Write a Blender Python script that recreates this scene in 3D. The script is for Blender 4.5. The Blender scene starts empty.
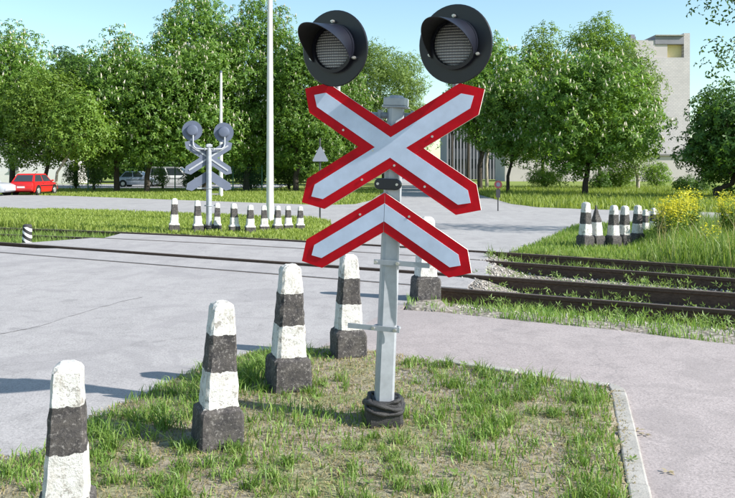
import bpy, bmesh, math, random
import numpy as np
from mathutils import Vector, Matrix

# ------------------------------------------------------------------ camera, sky, sun, exposure
scene = bpy.context.scene
COL = scene.collection
EYE = 1.75            # eye height in metres
FOC = 776.0           # focal length in photo pixels
HOR = 168.0           # row of the horizon in the photo
CX = 367.5

cam_data = bpy.data.cameras.new("camera")
cam = bpy.data.objects.new("camera", cam_data)
COL.objects.link(cam)
cam.location = (0, 0, EYE)
cam.rotation_euler = (math.radians(90), 0, 0)
cam_data.sensor_width = 36.0
cam_data.lens = 36.0 * FOC / 735.0
cam_data.shift_y = -(249.0 - HOR) / 735.0
cam_data.clip_start = 0.05
cam_data.clip_end = 3000
scene.camera = cam

SUN_EL = math.radians(36)
TO_SUN_H = Vector((0.937, -0.35)).normalized()
to_sun = Vector((TO_SUN_H.x * math.cos(SUN_EL), TO_SUN_H.y * math.cos(SUN_EL), math.sin(SUN_EL)))

world = bpy.data.worlds.new("World")
scene.world = world
world.use_nodes = True
wt = world.node_tree
for n in list(wt.nodes):
    wt.nodes.remove(n)
w_out = wt.nodes.new("ShaderNodeOutputWorld")
w_bg = wt.nodes.new("ShaderNodeBackground")
w_sky = wt.nodes.new("ShaderNodeTexSky")
w_sky.sky_type = 'NISHITA'
w_sky.sun_disc = False
w_sky.sun_elevation = SUN_EL
w_sky.sun_rotation = math.atan2(TO_SUN_H.x, TO_SUN_H.y)
w_sky.altitude = 0
w_sky.air_density = 1.0
w_sky.dust_density = 0.6
w_sky.ozone_density = 1.0
w_tint = wt.nodes.new("ShaderNodeMix")
w_tint.data_type = 'RGBA'
w_tint.blend_type = 'MULTIPLY'
w_tint.inputs[0].default_value = 1.0
w_tint.inputs[7].default_value = (1.0, 1.10, 1.02, 1)
wt.links.new(w_sky.outputs[0], w_tint.inputs[6])
wt.links.new(w_tint.outputs[2], w_bg.inputs[0])
w_bg.inputs[1].default_value = 0.125
wt.links.new(w_bg.outputs[0], w_out.inputs[0])

sun_data = bpy.data.lights.new("sun", 'SUN')
sun_data.energy = 5.0
sun_data.angle = math.radians(0.53)
sun_data.color = (1.0, 0.96, 0.9)
sun = bpy.data.objects.new("sun", sun_data)
COL.objects.link(sun)
sun.location = (30, -11, 25)
sun.rotation_euler = (-to_sun).to_track_quat('-Z', 'Y').to_euler()

scene.view_settings.view_transform = 'Standard'
scene.view_settings.look = 'None'
scene.view_settings.exposure = 0.72
scene.view_settings.gamma = 1.0
scene.view_settings.use_curve_mapping = False

scene.cycles.max_bounces = 5
scene.cycles.diffuse_bounces = 3
scene.cycles.transmission_bounces = 3
scene.cycles.glossy_bounces = 2

# ------------------------------------------------------------------ helpers
rng = np.random.default_rng(11)
random.seed(5)


def G(px, py):
    """ground point (z = 0) seen at a photo pixel"""
    d = EYE * FOC / (py - HOR)
    return ((px - CX) / FOC * d, d)


def X(px, d):
    return (px - CX) / FOC * d


def Z(py, d):
    return EYE + (HOR - py) / FOC * d


def in_poly(x, y, poly):
    x = np.asarray(x, float); y = np.asarray(y, float)
    r = np.zeros(x.shape, bool)
    n = len(poly)
    for i in range(n):
        x0, y0 = poly[i]; x1, y1 = poly[(i + 1) % n]
        if y0 == y1:
            continue
        c = ((y0 > y) != (y1 > y)) & (x < (x1 - x0) * (y - y0) / (y1 - y0) + x0)
        r ^= c
    return r


def _hash(i, j, s):
    v = np.sin(i * 127.1 + j * 311.7 + s * 74.7) * 43758.5453
    return v - np.floor(v)


def vnoise(x, y, s=0.0):
    xi = np.floor(x); yi = np.floor(y)
    fx = x - xi; fy = y - yi
    fx = fx * fx * (3 - 2 * fx); fy = fy * fy * (3 - 2 * fy)
    a = _hash(xi, yi, s); b = _hash(xi + 1, yi, s); c = _hash(xi, yi + 1, s); d = _hash(xi + 1, yi + 1, s)
    return (a * (1 - fx) + b * fx) * (1 - fy) + (c * (1 - fx) + d * fx) * fy


def fbm(x, y, s=0.0):
    return 0.55 * vnoise(x, y, s) + 0.3 * vnoise(x * 2.1, y * 2.1, s + 3) + 0.15 * vnoise(x * 4.3, y * 4.3, s + 7)


def mesh_np(name, V, loops, totals, mats, smooth=False, midx=None):
    me = bpy.data.meshes.new(name)
    V = np.ascontiguousarray(V, np.float32); loops = np.ascontiguousarray(loops, np.int32)
    totals = np.ascontiguousarray(totals, np.int32)
    me.vertices.add(len(V)); me.vertices.foreach_set("co", V.ravel())
    me.loops.add(len(loops)); me.loops.foreach_set("vertex_index", loops)
    starts = np.concatenate(([0], np.cumsum(totals)[:-1])).astype(np.int32)
    me.polygons.add(len(totals)); me.polygons.foreach_set("loop_start", starts)
    if midx is not None:
        me.polygons.foreach_set("material_index", np.ascontiguousarray(midx, np.int32))
    me.update(calc_edges=True)
    for m in (mats if isinstance(mats, (list, tuple)) else [mats]):
        me.materials.append(m)
    if smooth:
        me.polygons.foreach_set("use_smooth", np.ones(len(totals), bool))
    return me


def link(name, me, parent=None, loc=(0, 0, 0), rot=(0, 0, 0), scale=(1, 1, 1)):
    o = bpy.data.objects.new(name, me)
    COL.objects.link(o)
    o.parent = parent
    o.location = loc; o.rotation_euler = rot; o.scale = scale
    return o


def tag(o, label=None, cat=None, group=None, kind=None):
    if label: o["label"] = label
    if cat: o["category"] = cat
    if group: o["group"] = group
    if kind: o["kind"] = kind
    return o


def thing(name, label, cat, loc=(0, 0, 0), rot=(0, 0, 0), group=None, scale=(1, 1, 1)):
    o = link(name, None, None, loc, rot, scale)
    o.empty_display_size = 0.2
    return tag(o, label, cat, group)


def copy_tree(o, parent=None):
    c = o.copy(); COL.objects.link(c); c.parent = parent
    for ch in list(o.children):
        copy_tree(ch, c)
    return c


class MB:
    """collects shapes into one mesh"""
    def __init__(self):
        self.v = []; self.f = []; self.m = []

    def add(self, vs, fs, m=0):
        b = len(self.v)
        self.v += [tuple(p) for p in vs]
        self.f += [tuple(i + b for i in f) for f in fs]
        self.m += [m] * len(fs)
        return self

    def box(self, c, s, m=0, rz=0.0, M=None):
        hx, hy, hz = s[0] / 2, s[1] / 2, s[2] / 2
        vs = [Vector((x, y, z)) for x in (-hx, hx) for y in (-hy, hy) for z in (-hz, hz)]
        R = M if M is not None else Matrix.Rotation(rz, 3, 'Z')
        vs = [R @ p + Vector(c) for p in vs]
        return self.add(vs, [(0, 1, 3, 2), (4, 6, 7, 5), (0, 4, 5, 1), (2, 3, 7, 6), (0, 2, 6, 4), (1, 5, 7, 3)], m)

    def tube(self, pts, rad, n=10, m=0, cap=True):
        pts = [Vector(p) for p in pts]
        if not isinstance(rad, (list, tuple)): rad = [rad] * len(pts)
        vs = []; fs = []
        prev = None
        for i, p in enumerate(pts):
            t = (pts[min(i + 1, len(pts) - 1)] - pts[max(i - 1, 0)]).normalized()
            if prev is None:
                a = Vector((1, 0, 0)) if abs(t.x) < 0.8 else Vector((0, 1, 0))
                u = (a - t * a.dot(t)).normalized()
            else:
                u = (prev - t * prev.dot(t)).normalized()
            prev = u
            w = t.cross(u)
            for k in range(n):
                an = 2 * math.pi * k / n
                vs.append(p + (u * math.cos(an) + w * math.sin(an)) * rad[i])
        for i in range(len(pts) - 1):
            for k in range(n):
                fs.append((i * n + k, i * n + (k + 1) % n, (i + 1) * n + (k + 1) % n, (i + 1) * n + k))
        if cap:
            fs.append(tuple(reversed(range(n)))); fs.append(tuple((len(pts) - 1) * n + k for k in range(n)))
        return self.add(vs, fs, m)

    def rings(self, rings, m=0, cap=True, closed=True):
        n = len(rings[0]); vs = [p for r in rings for p in r]; fs = []
        for i in range(len(rings) - 1):
            for k in range(n if closed else n - 1):
                fs.append((i * n + k, i * n + (k + 1) % n, (i + 1) * n + (k + 1) % n, (i + 1) * n + k))
        if cap:
            fs.append(tuple(reversed(range(n)))); fs.append(tuple((len(rings) - 1) * n + k for k in range(n)))
        return self.add(vs, fs, m)

    def prism_xz(self, poly, y0, y1, mf=0, mb=0, ms=0):
        """poly in x,z extruded from y0 (front) to y1 (back)"""
        n = len(poly)
        vs = [(p[0], y0, p[1]) for p in poly] + [(p[0], y1, p[1]) for p in poly]
        b = len(self.v)
        self.add(vs, [tuple(range(n))], mf)
        self.f.append(tuple(b + n + i for i in reversed(range(n)))); self.m.append(mb)
        for i in range(n):
            j = (i + 1) % n
            self.f.append((b + i, b + n + i, b + n + j, b + j)); self.m.append(ms)
        return self

    def build(self, name, mats, parent=None, smooth=False, bevel=0.0, loc=(0, 0, 0), rot=(0, 0, 0), fix=True):
        me = bpy.data.meshes.new(name)
        me.from_pydata(self.v, [], self.f)
        for m in (mats if isinstance(mats, (list, tuple)) else [mats]):
            me.materials.append(m)
        me.polygons.foreach_set("material_index", self.m)
        if fix:
            bm = bmesh.new(); bm.from_mesh(me)
            bmesh.ops.recalc_face_normals(bm, faces=bm.faces)
            bm.to_mesh(me); bm.free()
        if smooth:
            me.polygons.foreach_set("use_smooth", [True] * len(me.polygons))
            try:
                me.set_sharp_from_angle(angle=math.radians(smooth if smooth is not True else 40))
            except Exception:
                pass
        me.update()
        o = link(name, me, parent, loc, rot)
        if bevel:
            b = o.modifiers.new("bevel", 'BEVEL'); b.width = bevel; b.segments = 2; b.limit_method = 'ANGLE'
            b.angle_limit = math.radians(35)
        return o


# ------------------------------------------------------------------ materials
class NT:
    def __init__(self, name):
        self.mat = bpy.data.materials.new(name)
        self.mat.use_nodes = True
        self.t = self.mat.node_tree
        self.b = self.t.nodes["Principled BSDF"]

    def n(self, typ, **kw):
        nd = self.t.nodes.new(typ)
        for k, v in kw.items():
            setattr(nd, k, v)
        return nd

    def l(self, a, b):
        self.t.links.new(a, b)

    def noise(self, co, scale, detail=4, rough=0.6, dist=0.0):
        nd = self.n("ShaderNodeTexNoise")
        nd.inputs["Scale"].default_value = scale; nd.inputs["Detail"].default_value = detail
        nd.inputs["Roughness"].default_value = rough; nd.inputs["Distortion"].default_value = dist
        if co is not None: self.l(co, nd.inputs["Vector"])
        return nd.outputs[0]

    def ramp(self, fac, stops):
        nd = self.n("ShaderNodeValToRGB")
        el = nd.color_ramp.elements
        while len(el) < len(stops): el.new(0.5)
        for e, (p, c) in zip(el, stops):
            e.position = p
            e.color = (c, c, c, 1) if isinstance(c, (int, float)) else (*c, 1)
        self.l(fac, nd.inputs[0])
        return nd.outputs[0]

    def mix(self, fac, a, b, mode='MIX'):
        nd = self.n("ShaderNodeMix"); nd.data_type = 'RGBA'; nd.blend_type = mode
        for sock, v in ((nd.inputs[0], fac), (nd.inputs[6], a), (nd.inputs[7], b)):
            if hasattr(v, "is_linked"): self.l(v, sock)
            elif isinstance(v, (int, float)): sock.default_value = v
            else: sock.default_value = (*v, 1)
        return nd.outputs[2]

    def math(self, op, a, b=None, clamp=False):
        nd = self.n("ShaderNodeMath"); nd.operation = op; nd.use_clamp = clamp
        for sock, v in ((nd.inputs[0], a), (nd.inputs[1], b)):
            if v is None: continue
            if hasattr(v, "is_linked"): self.l(v, sock)
            else: sock.default_value = v
        return nd.outputs[0]

    def co(self, kind="Object"):
        return self.n("ShaderNodeTexCoord").outputs[kind]

    def pos(self):
        return self.n("ShaderNodeNewGeometry").outputs["Position"]

    def scaled(self, co, s):
        nd = self.n("ShaderNodeMapping"); nd.inputs["Scale"].default_value = s
        self.l(co, nd.inputs["Vector"])
        return nd.outputs[0]

    def bump(self, h, strength=0.3, dist=0.01):
        nd = self.n("ShaderNodeBump")
        nd.inputs["Strength"].default_value = strength; nd.inputs["Distance"].default_value = dist
        self.l(h, nd.inputs["Height"]); self.l(nd.outputs[0], self.b.inputs["Normal"])

    def set(self, color=None, rough=0.6, metal=0.0, spec=None):
        if color is not None:
            if hasattr(color, "is_linked"): self.l(color, self.b.inputs["Base Color"])
            else: self.b.inputs["Base Color"].default_value = (*color, 1)
        if hasattr(rough, "is_linked"): self.l(rough, self.b.inputs["Roughness"])
        else: self.b.inputs["Roughness"].default_value = rough
        self.b.inputs["Metallic"].default_value = metal
        if spec is not None: self.b.inputs["Specular IOR Level"].default_value = spec
        return self.mat


def plain(name, col, rough=0.5, metal=0.0, var=0.12, scale=6.0, spec=None, bump=0.0):
    m = NT(name)
    nz = m.noise(m.co(), scale, 5, 0.65)
    v = m.ramp(nz, [(0.3, 1 - var), (0.7, 1 + 0 * var)])
    c = m.mix(1.0, col, v, 'MULTIPLY')
    if bump: m.bump(m.noise(m.co(), scale * 8, 4), bump, 0.01)
    return m.set(c, rough, metal, spec)


def asphalt(name, c1, c2, stain, streak_dir):
    m = NT(name)
    p = m.pos()
    big = m.noise(p, 0.55, 5, 0.6)
    fine = m.noise(p, 55, 3, 0.7)
    rot = m.n("ShaderNodeMapping"); rot.inputs["Rotation"].default_value = (0, 0, streak_dir)
    rot.inputs["Scale"].default_value = (2.2, 0.12, 1)
    m.l(p, rot.inputs["Vector"])
    st = m.noise(rot.outputs[0], 1.4, 4, 0.55)
    base = m.mix(m.ramp(big, [(0.3, 0.0), (0.7, 1.0)]), c1, c2)
    base = m.mix(m.ramp(st, [(0.42, 0.0), (0.66, 0.22)]), base, stain)
    sp = m.ramp(fine, [(0.30, 0.78), (0.5, 1.0), (0.72, 1.08)])
    base = m.mix(1.0, base, sp, 'MULTIPLY')
    agg = m.n("ShaderNodeTexVoronoi"); agg.inputs["Scale"].default_value = 90
    m.l(p, agg.inputs["Vector"])
    ag = m.n("ShaderNodeSeparateColor"); m.l(agg.outputs["Color"], ag.inputs[0])
    base = m.mix(1.0, base, m.ramp(ag.outputs[0], [(0.0, 0.82), (0.5, 1.0), (1.0, 1.1)]), 'MULTIPLY')
    mid = m.noise(p, 3.2, 7, 0.72)
    base = m.mix(1.0, base, m.ramp(mid, [(0.33, 0.86), (0.5, 1.0), (0.7, 1.05)]), 'MULTIPLY')
    patch = m.noise(p, 0.9, 3, 0.5, 0.8)
    base = m.mix(m.ramp(patch, [(0.55, 0.0), (0.575, 0.38)]), base, stain)
    oil = m.noise(p, 1.7, 2, 0.4)
    base = m.mix(m.ramp(oil, [(0.70, 0.0), (0.78, 0.5)]), base, (0.12, 0.115, 0.12))
    spots = m.n("ShaderNodeTexVoronoi"); spots.inputs["Scale"].default_value = 1.3
    m.l(p, spots.inputs["Vector"])
    base = m.mix(m.ramp(spots.outputs["Distance"], [(0.03, 0.45), (0.07, 0.0)]), base, stain)
    vc = m.n("ShaderNodeTexVoronoi", feature='DISTANCE_TO_EDGE'); vc.inputs["Scale"].default_value = 0.32
    wob = m.n("ShaderNodeVectorMath", operation='ADD')
    nzv = m.n("ShaderNodeTexNoise"); nzv.inputs["Scale"].default_value = 2.0; nzv.inputs["Detail"].default_value = 6
    m.l(p, nzv.inputs["Vector"]); m.l(p, wob.inputs[0]); m.l(nzv.outputs["Color"], wob.inputs[1])
    m.l(wob.outputs[0], vc.inputs["Vector"])
    base = m.mix(m.ramp(vc.outputs["Distance"], [(0.0015, 0.25), (0.006, 0.0)]), base, (0.15, 0.14, 0.14))
    m.bump(fine, 0.5, 0.006)
    return m.set(base, 0.85, 0, 0.3)


M = {}
M['asphalt'] = asphalt('road_asphalt', (0.335, 0.318, 0.318), (0.375, 0.357, 0.355), (0.26, 0.245, 0.25), 0.28)
M['path'] = asphalt('path_asphalt', (0.335, 0.292, 0.287), (0.37, 0.325, 0.318), (0.26, 0.23, 0.226), -1.05)
M['avenue'] = asphalt('avenue_asphalt', (0.335, 0.322, 0.32), (0.38, 0.367, 0.362), (0.265, 0.255, 0.255), -1.05)


def ground_material():
    m = NT('soil_and_grass')
    p = m.pos()
    at = m.n("ShaderNodeAttribute"); at.attribute_name = "gravel"
    lw = m.n("ShaderNodeAttribute"); lw.attribute_name = "lawn"
    n1 = m.noise(p, 1.6, 6, 0.65); n2 = m.noise(p, 30, 4, 0.7); n3 = m.noise(p, 9, 5, 0.7)
    soil = m.mix(m.ramp(n3, [(0.3, 0), (0.7, 1)]), (0.26, 0.225, 0.17), (0.37, 0.33, 0.255))
    soil = m.mix(1.0, soil, m.ramp(n2, [(0.3, 0.55), (0.65, 1.15)]), 'MULTIPLY')
    soil = m.mix(m.ramp(m.noise(p, 5, 6, 0.75), [(0.5, 0.0), (0.7, 0.6)]), soil, (0.16, 0.13, 0.095))
    green = m.mix(m.ramp(n2, [(0.3, 0), (0.7, 1)]), (0.085, 0.14, 0.025), (0.2, 0.26, 0.07))
    thin = m.ramp(n1, [(0.46, 0.0), (0.62, 0.55)])
    g = m.mix(thin, soil, green)
    g = m.mix(lw.outputs["Fac"], g, m.mix(m.ramp(n1, [(0.35, 0), (0.65, 1)]), (0.15, 0.21, 0.045), (0.25, 0.28, 0.085)))
    vo = m.n("ShaderNodeTexVoronoi"); vo.inputs["Scale"].default_value = 22
    m.l(p, vo.inputs["Vector"])
    hs = m.n("ShaderNodeSeparateColor"); m.l(vo.outputs["Color"], hs.inputs[0])
    st = m.ramp(hs.outputs[0], [(0.0, (0.22, 0.19, 0.165)), (0.5, (0.36, 0.32, 0.285)), (1.0, (0.5, 0.46, 0.42))])
    st = m.mix(1.0, st, m.ramp(vo.outputs["Distance"], [(0.1, 1.0), (0.8, 0.5)]), 'MULTIPLY')
    m.bump(m.mix(at.outputs["Fac"], n2, vo.outputs["Distance"]), 0.7, 0.02)
    return m.set(m.mix(at.outputs["Fac"], g, st), 0.95, 0, 0.1)


M['ground'] = ground_material()


def leaf_material(name, c_dark, c_mid, c_light, trans=0.4, rough=0.5):
    m = NT(name)
    ge = m.n("ShaderNodeNewGeometry")
    oi = m.n("ShaderNodeObjectInfo")
    col = m.ramp(ge.outputs["Random Per Island"], [(0.0, c_dark), (0.5, c_mid), (1.0, c_light)])
    nz = m.noise(m.co(), 0.6, 3)
    col = m.mix(m.ramp(nz, [(0.35, 0.0), (0.65, 0.6)]), col, c_mid)
    hsv = m.n("ShaderNodeHueSaturation")
    m.l(m.math('ADD', m.math('MULTIPLY', oi.outputs["Random"], 0.3), 0.85), hsv.inputs["Value"])
    m.l(col, hsv.inputs["Color"])
    col = hsv.outputs[0]
    m.set(col, rough, 0, 0.35)
    tr = m.n("ShaderNodeBsdfTranslucent")
    m.l(m.mix(1.0, col, (1.15, 1.15, 0.55), 'MULTIPLY'), tr.inputs[0])
    mx = m.n("ShaderNodeMixShader"); mx.inputs[0].default_value = trans
    out = m.t.nodes["Material Output"]
    m.l(m.b.outputs[0], mx.inputs[1]); m.l(tr.outputs[0], mx.inputs[2]); m.l(mx.outputs[0], out.inputs[0])
    return m.mat


M['chestnut'] = leaf_material('chestnut_leaf', (0.055, 0.125, 0.02), (0.12, 0.235, 0.034), (0.25, 0.37, 0.07))
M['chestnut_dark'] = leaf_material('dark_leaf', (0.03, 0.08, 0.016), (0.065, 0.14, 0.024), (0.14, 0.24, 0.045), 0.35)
M['linden'] = leaf_material('light_leaf', (0.09, 0.18, 0.024), (0.165, 0.275, 0.04), (0.27, 0.38, 0.08))
M['willow'] = leaf_material('willow_leaf', (0.10, 0.17, 0.04), (0.17, 0.26, 0.06), (0.27, 0.35, 0.11))
M['grass'] = leaf_material('grass_blade', (0.08, 0.17, 0.025), (0.17, 0.29, 0.055), (0.36, 0.43, 0.14), 0.32, 0.45)
M['lawn'] = leaf_material('lawn_blade', (0.16, 0.23, 0.04), (0.25, 0.32, 0.065), (0.36, 0.40, 0.12), 0.4, 0.5)
M['tallgrass'] = leaf_material('tall_grass_blade', (0.12, 0.2, 0.04), (0.19, 0.29, 0.06), (0.34, 0.38, 0.16), 0.4, 0.45)
M['drygrass'] = leaf_material('dry_blade', (0.30, 0.24, 0.12), (0.40, 0.33, 0.18), (0.50, 0.44, 0.26), 0.3, 0.6)
M['weed'] = leaf_material('weed_leaf', (0.12, 0.2, 0.05), (0.2, 0.3, 0.08), (0.3, 0.38, 0.14), 0.4, 0.5)
M['blossom'] = leaf_material('chestnut_blossom', (0.55, 0.52, 0.4), (0.68, 0.64, 0.52), (0.78, 0.74, 0.66), 0.3, 0.7)
M['yellow'] = leaf_material('yellow_petal', (0.6, 0.55, 0.04), (0.76, 0.70, 0.06), (0.85, 0.80, 0.14), 0.35, 0.6)


def bark_material(name, a, b):
    m = NT(name)
    co = m.scaled(m.co(), (6, 6, 1.2))
    nz = m.noise(co, 3.0, 6, 0.7)
    m.bump(nz, 0.8, 0.05)
    return m.set(m.mix(m.ramp(nz, [(0.3, 0), (0.7, 1)]), a, b), 0.9, 0, 0.2)


M['bark'] = bark_material('bark', (0.03, 0.025, 0.02), (0.085, 0.07, 0.058))
M['palebark'] = bark_material('pale_bark', (0.22, 0.18, 0.14), (0.5, 0.45, 0.38))


def bollard_paint(name, bands, worn=0.5):
    """bands: list of (z, 1 white / 0 black) from below; local z runs 0..1"""
    m = NT(name)
    co = m.co()
    oi = m.n("ShaderNodeObjectInfo")
    off = m.n("ShaderNodeVectorMath", operation='ADD')
    m.l(co, off.inputs[0])
    cmb = m.n("ShaderNodeCombineXYZ")
    for i in range(3): m.l(m.math('MULTIPLY', oi.outputs["Random"], 31.0 + 7 * i), cmb.inputs[i])
    m.l(cmb.outputs[0], off.inputs[1])
    v = off.outputs[0]
    sep = m.n("ShaderNodeSeparateXYZ"); m.l(co, sep.inputs[0])
    wob = m.math('MULTIPLY', m.math('SUBTRACT', m.noise(v, 14, 4), 0.5), 0.05)
    z = m.math('ADD', sep.outputs[2], wob)
    cr = m.n("ShaderNodeValToRGB"); cr.color_ramp.interpolation = 'CONSTANT'
    el = cr.color_ramp.elements
    while len(el) < len(bands): el.new(0.5)
    for e, (zz, w) in zip(el, bands):
        e.position = zz; e.color = (w, w, w, 1)
    m.l(z, cr.inputs[0])
    n_f = m.noise(v, 45, 5, 0.75); n_m = m.noise(v, 11, 6, 0.7)
    chipw = m.math('MULTIPLY', m.ramp(m.noise(v, 13, 8, 0.78), [(0.55, 0.0), (0.59, 1.0)]), worn)
    chipb = m.ramp(n_f, [(0.54, 0.0), (0.66, 0.9)])
    white = m.mix(m.ramp(n_m, [(0.35, 0), (0.7, 1)]), (0.72, 0.71, 0.69), (0.58, 0.565, 0.54))
    white = m.mix(chipw, white, (0.27, 0.245, 0.22))
    grime = m.noise(m.scaled(v, (9, 9, 2.2)), 2.0, 6, 0.7)
    white = m.mix(m.ramp(grime, [(0.45, 0.0), (0.7, 0.65)]), white, (0.42, 0.385, 0.34))
    pit = m.noise(v, 70, 3, 0.6)
    white = m.mix(m.ramp(pit, [(0.60, 0.0), (0.66, 0.8)]), white, (0.32, 0.30, 0.28))
    black = m.mix(m.ramp(n_m, [(0.35, 0), (0.7, 1)]), (0.045, 0.042, 0.045), (0.12, 0.108, 0.10))
    black = m.mix(chipb, black, (0.28, 0.26, 0.25))
    m.bump(m.noise(v, 38, 6, 0.75), 0.9, 0.014)
    return m.set(m.mix(cr.outputs[0], black, white), 0.85, 0, 0.2)


M['bollard'] = bollard_paint('bollard_paint', [(0.0, 0), (0.285, 1), (0.525, 0), (0.775, 1)], 0.85)
M['bollard_far'] = bollard_paint('far_bollard_paint', [(0.0, 0), (0.22, 1), (0.52, 0), (0.83, 1)], 0.25)
M['bollard_tip'] = bollard_paint('pointed_bollard_paint', [(0.0, 0), (0.285, 1), (0.60, 0), (0.99, 0)], 0.3)
M['galv'] = plain('galvanised_paint', (0.42, 0.44, 0.48), 0.5, 0.2, 0.3, 9)
M['greyback'] = plain('grey_sign_back', (0.12, 0.14, 0.20), 0.5, 0.2, 0.15, 5)
M['edge'] = plain('pale_sign_edge', (0.75, 0.72, 0.66), 0.6)
M['red'] = plain('red_reflective', (0.60, 0.004, 0.014), 0.5, 0, 0.35, 7, 0.15)
M['signwhite'] = plain('white_reflective', (0.62, 0.69, 0.86), 0.5, 0, 0.2, 6, 0.2)
M['black'] = plain('black_enamel', (0.010, 0.011, 0.020), 0.34, 0, 0.2, 14)
M['blackin'] = plain('black_matt', (0.006, 0.006, 0.007), 0.7)
M['bitumen'] = plain('bitumen', (0.035, 0.033, 0.034), 0.55, 0, 0.4, 20, None, 0.6)
M['bolt'] = plain('bolt_steel', (0.62, 0.6, 0.58), 0.35, 0.8)
M['seam'] = plain('panel_seam', (0.25, 0.25, 0.3), 0.6)


def lens_material():
    m = NT('lamp_lens')
    co = m.scaled(m.co(), (215, 215, 215))
    sep = m.n("ShaderNodeSeparateXYZ"); m.l(co, sep.inputs[0])
    sx = m.math('SINE', m.math('ADD', m.math('MULTIPLY', sep.outputs[0], 1.6), m.math('MULTIPLY', sep.outputs[2], 0.8)))
    sz = m.math('SINE', m.math('ADD', m.math('MULTIPLY', sep.outputs[0], -1.6), m.math('MULTIPLY', sep.outputs[2], 0.8)))
    g = m.math('MULTIPLY', sx, sz)
    dots = m.ramp(m.math('ADD', m.math('MULTIPLY', g, 0.5), 0.5), [(0.55, 0.0), (0.85, 1.0)])
    m.bump(g, 0.9, 0.004)
    return m.set(m.mix(dots, (0.12, 0.12, 0.14), (0.75, 0.74, 0.78)), 0.15, 0, 0.6)


M['lens'] = lens_material()


def rail_material():
    m = NT('rusty_rail')
    n = m.noise(m.scaled(m.co(), (4, 4, 12)), 4, 6, 0.7)
    m.bump(m.noise(m.co(), 40, 4), 0.4, 0.01)
    return m.set(m.mix(m.ramp(n, [(0.3, 0), (0.7, 1)]), (0.05, 0.034, 0.028), (0.12, 0.08, 0.06)), 0.85, 0, 0.2)


M['rail'] = rail_material()
M['railtop'] = plain('worn_rail_head', (0.20, 0.16, 0.14), 0.45, 0.5, 0.4, 10)
M['sleeper'] = bark_material('sleeper_wood', (0.06, 0.05, 0.04), (0.15, 0.12, 0.1))
M['concrete'] = plain('concrete', (0.40, 0.38, 0.35), 0.9, 0, 0.3, 5, None, 0.5)
M['lamppost'] = plain('concrete_post', (0.72, 0.70, 0.68), 0.8, 0, 0.15, 1.2)
M['darkmetal'] = plain('dark_metal', (0.06, 0.06, 0.065), 0.5, 0.3)
M['greensteel'] = plain('green_fence_paint', (0.02, 0.11, 0.07), 0.45)
M['whitewall'] = plain('white_render', (0.68, 0.665, 0.65), 0.9, 0, 0.08, 0.4)
M['pinkwall'] = plain('pale_pink_render', (0.52, 0.47, 0.46), 0.9, 0, 0.1, 0.4)
M['pane'] = plain('window_glass', (0.04, 0.05, 0.06), 0.08, 0, 0.1, 1, 0.8)
M['roof'] = plain('roof_felt', (0.2, 0.19, 0.19), 0.8)
M['greyslab'] = plain('grey_panel', (0.24, 0.235, 0.27), 0.8, 0, 0.2, 0.7)
M['greyrib'] = plain('grey_rib', (0.27, 0.26, 0.29), 0.8, 0, 0.2, 0.7)
M['yellowwall'] = plain('cream_yellow_wall', (0.80, 0.66, 0.36), 0.9)


def brick_material():
    m = NT('pale_brick')
    co = m.co()
    mp = m.n("ShaderNodeMapping"); mp.inputs["Rotation"].default_value = (math.radians(90), 0, 0)
    m.l(co, mp.inputs["Vector"])
    b = m.n("ShaderNodeTexBrick")
    b.inputs["Scale"].default_value = 1.0; b.inputs["Brick Width"].default_value = 0.5; b.inputs["Row Height"].default_value = 0.24
    b.inputs["Mortar Size"].default_value = 0.022
    b.inputs["Color1"].default_value = (0.60, 0.55, 0.55, 1); b.inputs["Color2"].default_value = (0.54, 0.50, 0.505, 1)
    b.inputs["Mortar"].default_value = (0.42, 0.385, 0.39, 1)
    m.l(mp.outputs[0], b.inputs["Vector"])
    nz = m.noise(co, 0.5, 4)
    return m.set(m.mix(1.0, b.outputs[0], m.ramp(nz, [(0.3, 0.88), (0.7, 1.0)]), 'MULTIPLY'), 0.9, 0, 0.2)


M['brick'] = brick_material()
M['carred'] = plain('red_car_paint', (0.62, 0.02, 0.02), 0.25, 0, 0.05, 3, 0.6)
M['carsilver'] = plain('silver_car_paint', (0.55, 0.57, 0.62), 0.3, 0.3, 0.05, 3, 0.6)
M['carwhite'] = plain('white_car_paint', (0.78, 0.79, 0.8), 0.3, 0, 0.05, 3, 0.6)
M['carblue'] = plain('bluish_silver_paint', (0.42, 0.48, 0.58), 0.3, 0.3, 0.05, 3, 0.6)
M['tyre'] = plain('tyre_rubber', (0.015, 0.015, 0.015), 0.85)
M['rim'] = plain('wheel_rim', (0.6, 0.6, 0.6), 0.35, 0.6)
M['taillight'] = plain('tail_light', (0.35, 0.015, 0.01), 0.25)
M['headlight'] = plain('headlight_glass', (0.75, 0.76, 0.78), 0.1)
M['plate'] = plain('number_plate', (0.8, 0.8, 0.78), 0.5)

# ------------------------------------------------------------------ the ground plan
def ya(x): return 17.5 - 0.58 * x - 0.012 * x * x      # far rail of far track
def yb(x): return 16.05 - 0.58 * x - 0.012 * x * x
def yc(x): return 13.3 - 0.54 * x
def yd(x): return 11.96 - 0.54 * x                      # nearest rail


def along(f, x0, x1, off, n=14):
    return [(x0 + (x1 - x0) * i / n, f(x0 + (x1 - x0) * i / n) + off) for i in range(n + 1)]


def rag(a, b, n, amp, seed):
    """ragged line from a to b, end points excluded"""
    r = random.Random(seed); out = []
    dx, dy = b[0] - a[0], b[1] - a[1]; L = math.hypot(dx, dy)
    for i in range(1, n):
        t = i / n; k = r.uniform(-amp, amp)
        out.append((a[0] + dx * t - dy / L * k, a[1] + dy * t + dx / L * k))
    return out


seamA = (0.62, 10.35); seamB = G(322, 346)
kerb_c = (1.97, 6.14)
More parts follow.
